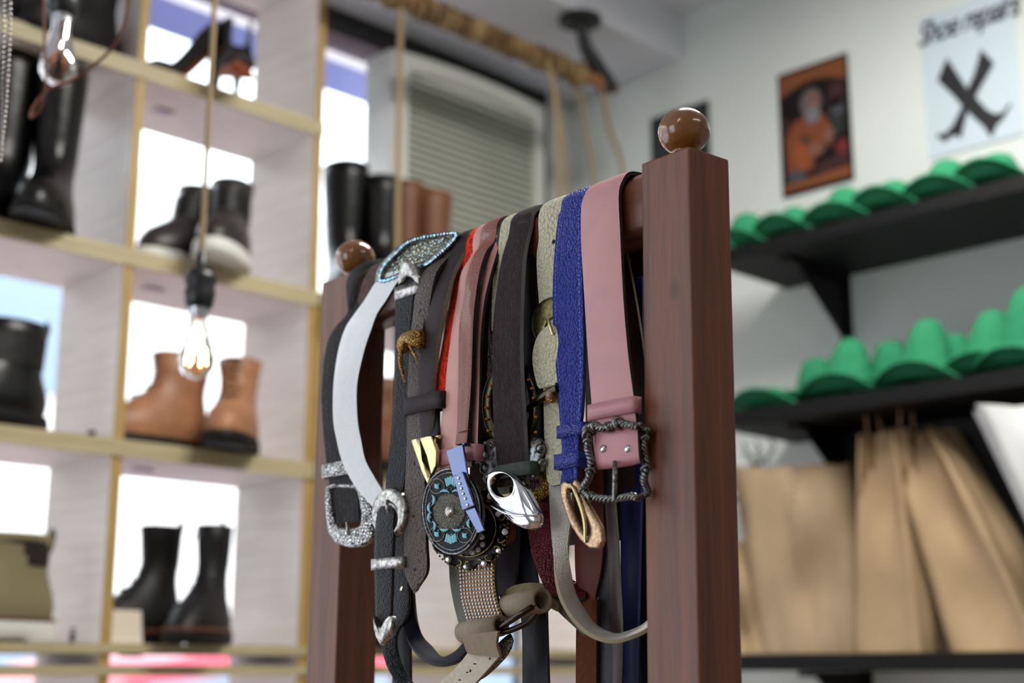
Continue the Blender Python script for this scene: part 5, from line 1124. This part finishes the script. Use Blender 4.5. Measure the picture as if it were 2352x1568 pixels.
# 24.. deeper straps at the lower right -------------------------------
def deep(label, rows, mats, extra=None, **k):
    t = belt(label, ((rows[0][0]+rows[0][1])/2, rows[0][2])); ribbon(rows, .003, **k).build('strap', mats, t); return t
mlil = smooth_leather('lilac_grey_leather', (84, 80, 92), .5)
deep('smooth grey lilac strap behind the curlicue buckle', [(1138, 1190, 1150, .004), (1138, 1192, 1250, .004), (1138, 1186, 1330, .003), (1140, 1180, 1370, .002)], [mlil, mlil, mlil])
deep('broad black strap between grey lilac strap and burgundy belt', [(1188, 1226, 1120, .0), (1186, 1225, 1250, .0), (1182, 1236, 1340, -.002), (1200, 1256, 1430, -.004), (1202, 1258, 1600, -.006)], [smooth_leather('blue_black_leather', (22, 24, 34), .4), mblk2, medged])
deep('glossy black strap hanging straight below the black link', [(1226, 1256, 1400, .0), (1228, 1258, 1480, .0), (1230, 1262, 1600, .0)], [mblk2, mblk2, medged])
deep('grey glitter strap slanting right below the beige curled one', [(1258, 1368, .002, 1300, 1372, .0), (1284, 1396, .0, 1322, 1390, -.004), (1318, 1440, -.004, 1350, 1410, -.008), (1366, 1480, -.01, 1380, 1440, -.012)], [M('grey_glitter', (96, 90, 78), .6, .3), mtaup, mtaup]) if False else None
t = belt('grey glitter strap slanting right below the beige curled one', (1300, 1390)); ribbon([(1262, 1382, .004, 1290, 1368, .0), (1290, 1412, .0, 1318, 1388, -.006), (1325, 1444, -.006, 1350, 1420, -.01), (1364, 1482, -.01, 1382, 1455, -.014)], .003).build('strap', [vary(M('grey_glitter', (96, 90, 78), .6, .3), 900, .5), mtaup, mtaup], t)
mrb = smooth_leather('red_brown_leather', (98, 44, 34), .5); mrb2 = suede('chestnut_suede', (92, 52, 34), .15)
t = deep('red-brown leather strap with chestnut lower half behind the rose gold buckle', [(1318, 1384, 1000, -.010), (1322, 1386, 1120, -.010), (1322, 1388, 1200, -.010), (1323, 1384, 1300, -.010), (1328, 1372, 1360, -.010), (1330, 1368, 1385, -.010)], [mrb, mrb2, medged])
ribbon([(1328, 1374, 1378, -.0085), (1326, 1373, 1450, -.009), (1325, 1372, 1600, -.010)], .0035).build('lower_strap', [mrb2, mrb2, medged], t)
mgl = smooth_leather('grey_black_leather', (44, 44, 50), .4); holes(mgl, .024, .0013, .02)
deep('slate grey strap with punched holes right of the red-brown strap', [(1380, 1408, 1000, -.014), (1378, 1408, 1200, -.014), (1376, 1410, 1350, -.014), (1374, 1412, 1450, -.014), (1373, 1412, 1600, -.014)], [mgl, mblk2, medged])
deep('thin brown edged strap between slate grey and navy straps', [(1392, 1412, 1150, -.004), (1398, 1420, 1250, -.004), (1402, 1424, 1350, -.005), (1408, 1428, 1450, -.006), (1410, 1424, 1600, -.008)], [smooth_leather('dusky_brown_leather', (70, 54, 52), .35), mgst, mgst])
deep('navy blue strap hanging straight beside the near post', [(1442, 1476, 620, -.034), (1436, 1478, 800, -.034), (1428, 1478, 1000, -.030), (1427, 1474, 1150, -.026), (1428, 1470, 1300, -.024), (1426, 1466, 1450, -.024), (1424, 1462, 1600, -.024)], [smooth_leather('navy_blue_leather', (22, 27, 74), .45), mnav, medgeb])
deep('white strap glimpsed between navy strap and near post', [(1474, 1482, 610, -.040), (1480, 1492, 700, -.042), (1484, 1500, 800, -.044), (1488, 1502, 900, -.044), (1492, 1510, 1100, -.044)], [M('white_leather', (210, 214, 214), .6), mbackl, medgel])
deep('black strap hanging closest behind the near post edge', [(1462, 1500, 1100, -.036), (1464, 1502, 1300, -.036), (1464, 1503, 1600, -.036)], [mblk2, mblk2, medged])
deep('brown suede strap with pale edge behind the dusty pink belt', [(1424, 1442, 590, -.022), (1432, 1462, 700, -.020), (1440, 1480, 820, -.018), (1448, 1492, 930, -.016), (1452, 1500, 1040, -.014)], [mbackd, mbackd, mbackl])
deep('dark brown strap hanging inside behind the silver white belt', [(842, 872, 760, -.026), (840, 874, 1000, -.026), (845, 880, 1200, -.026)], [mblk2, mblk2, medged])
deep('black strap seen through the gap right of the hairy brown belt', [(1204, 1244, 700, -.024), (1202, 1246, 900, -.024), (1202, 1246, 1120, -.024)], [mblk2, mblk2, medged])
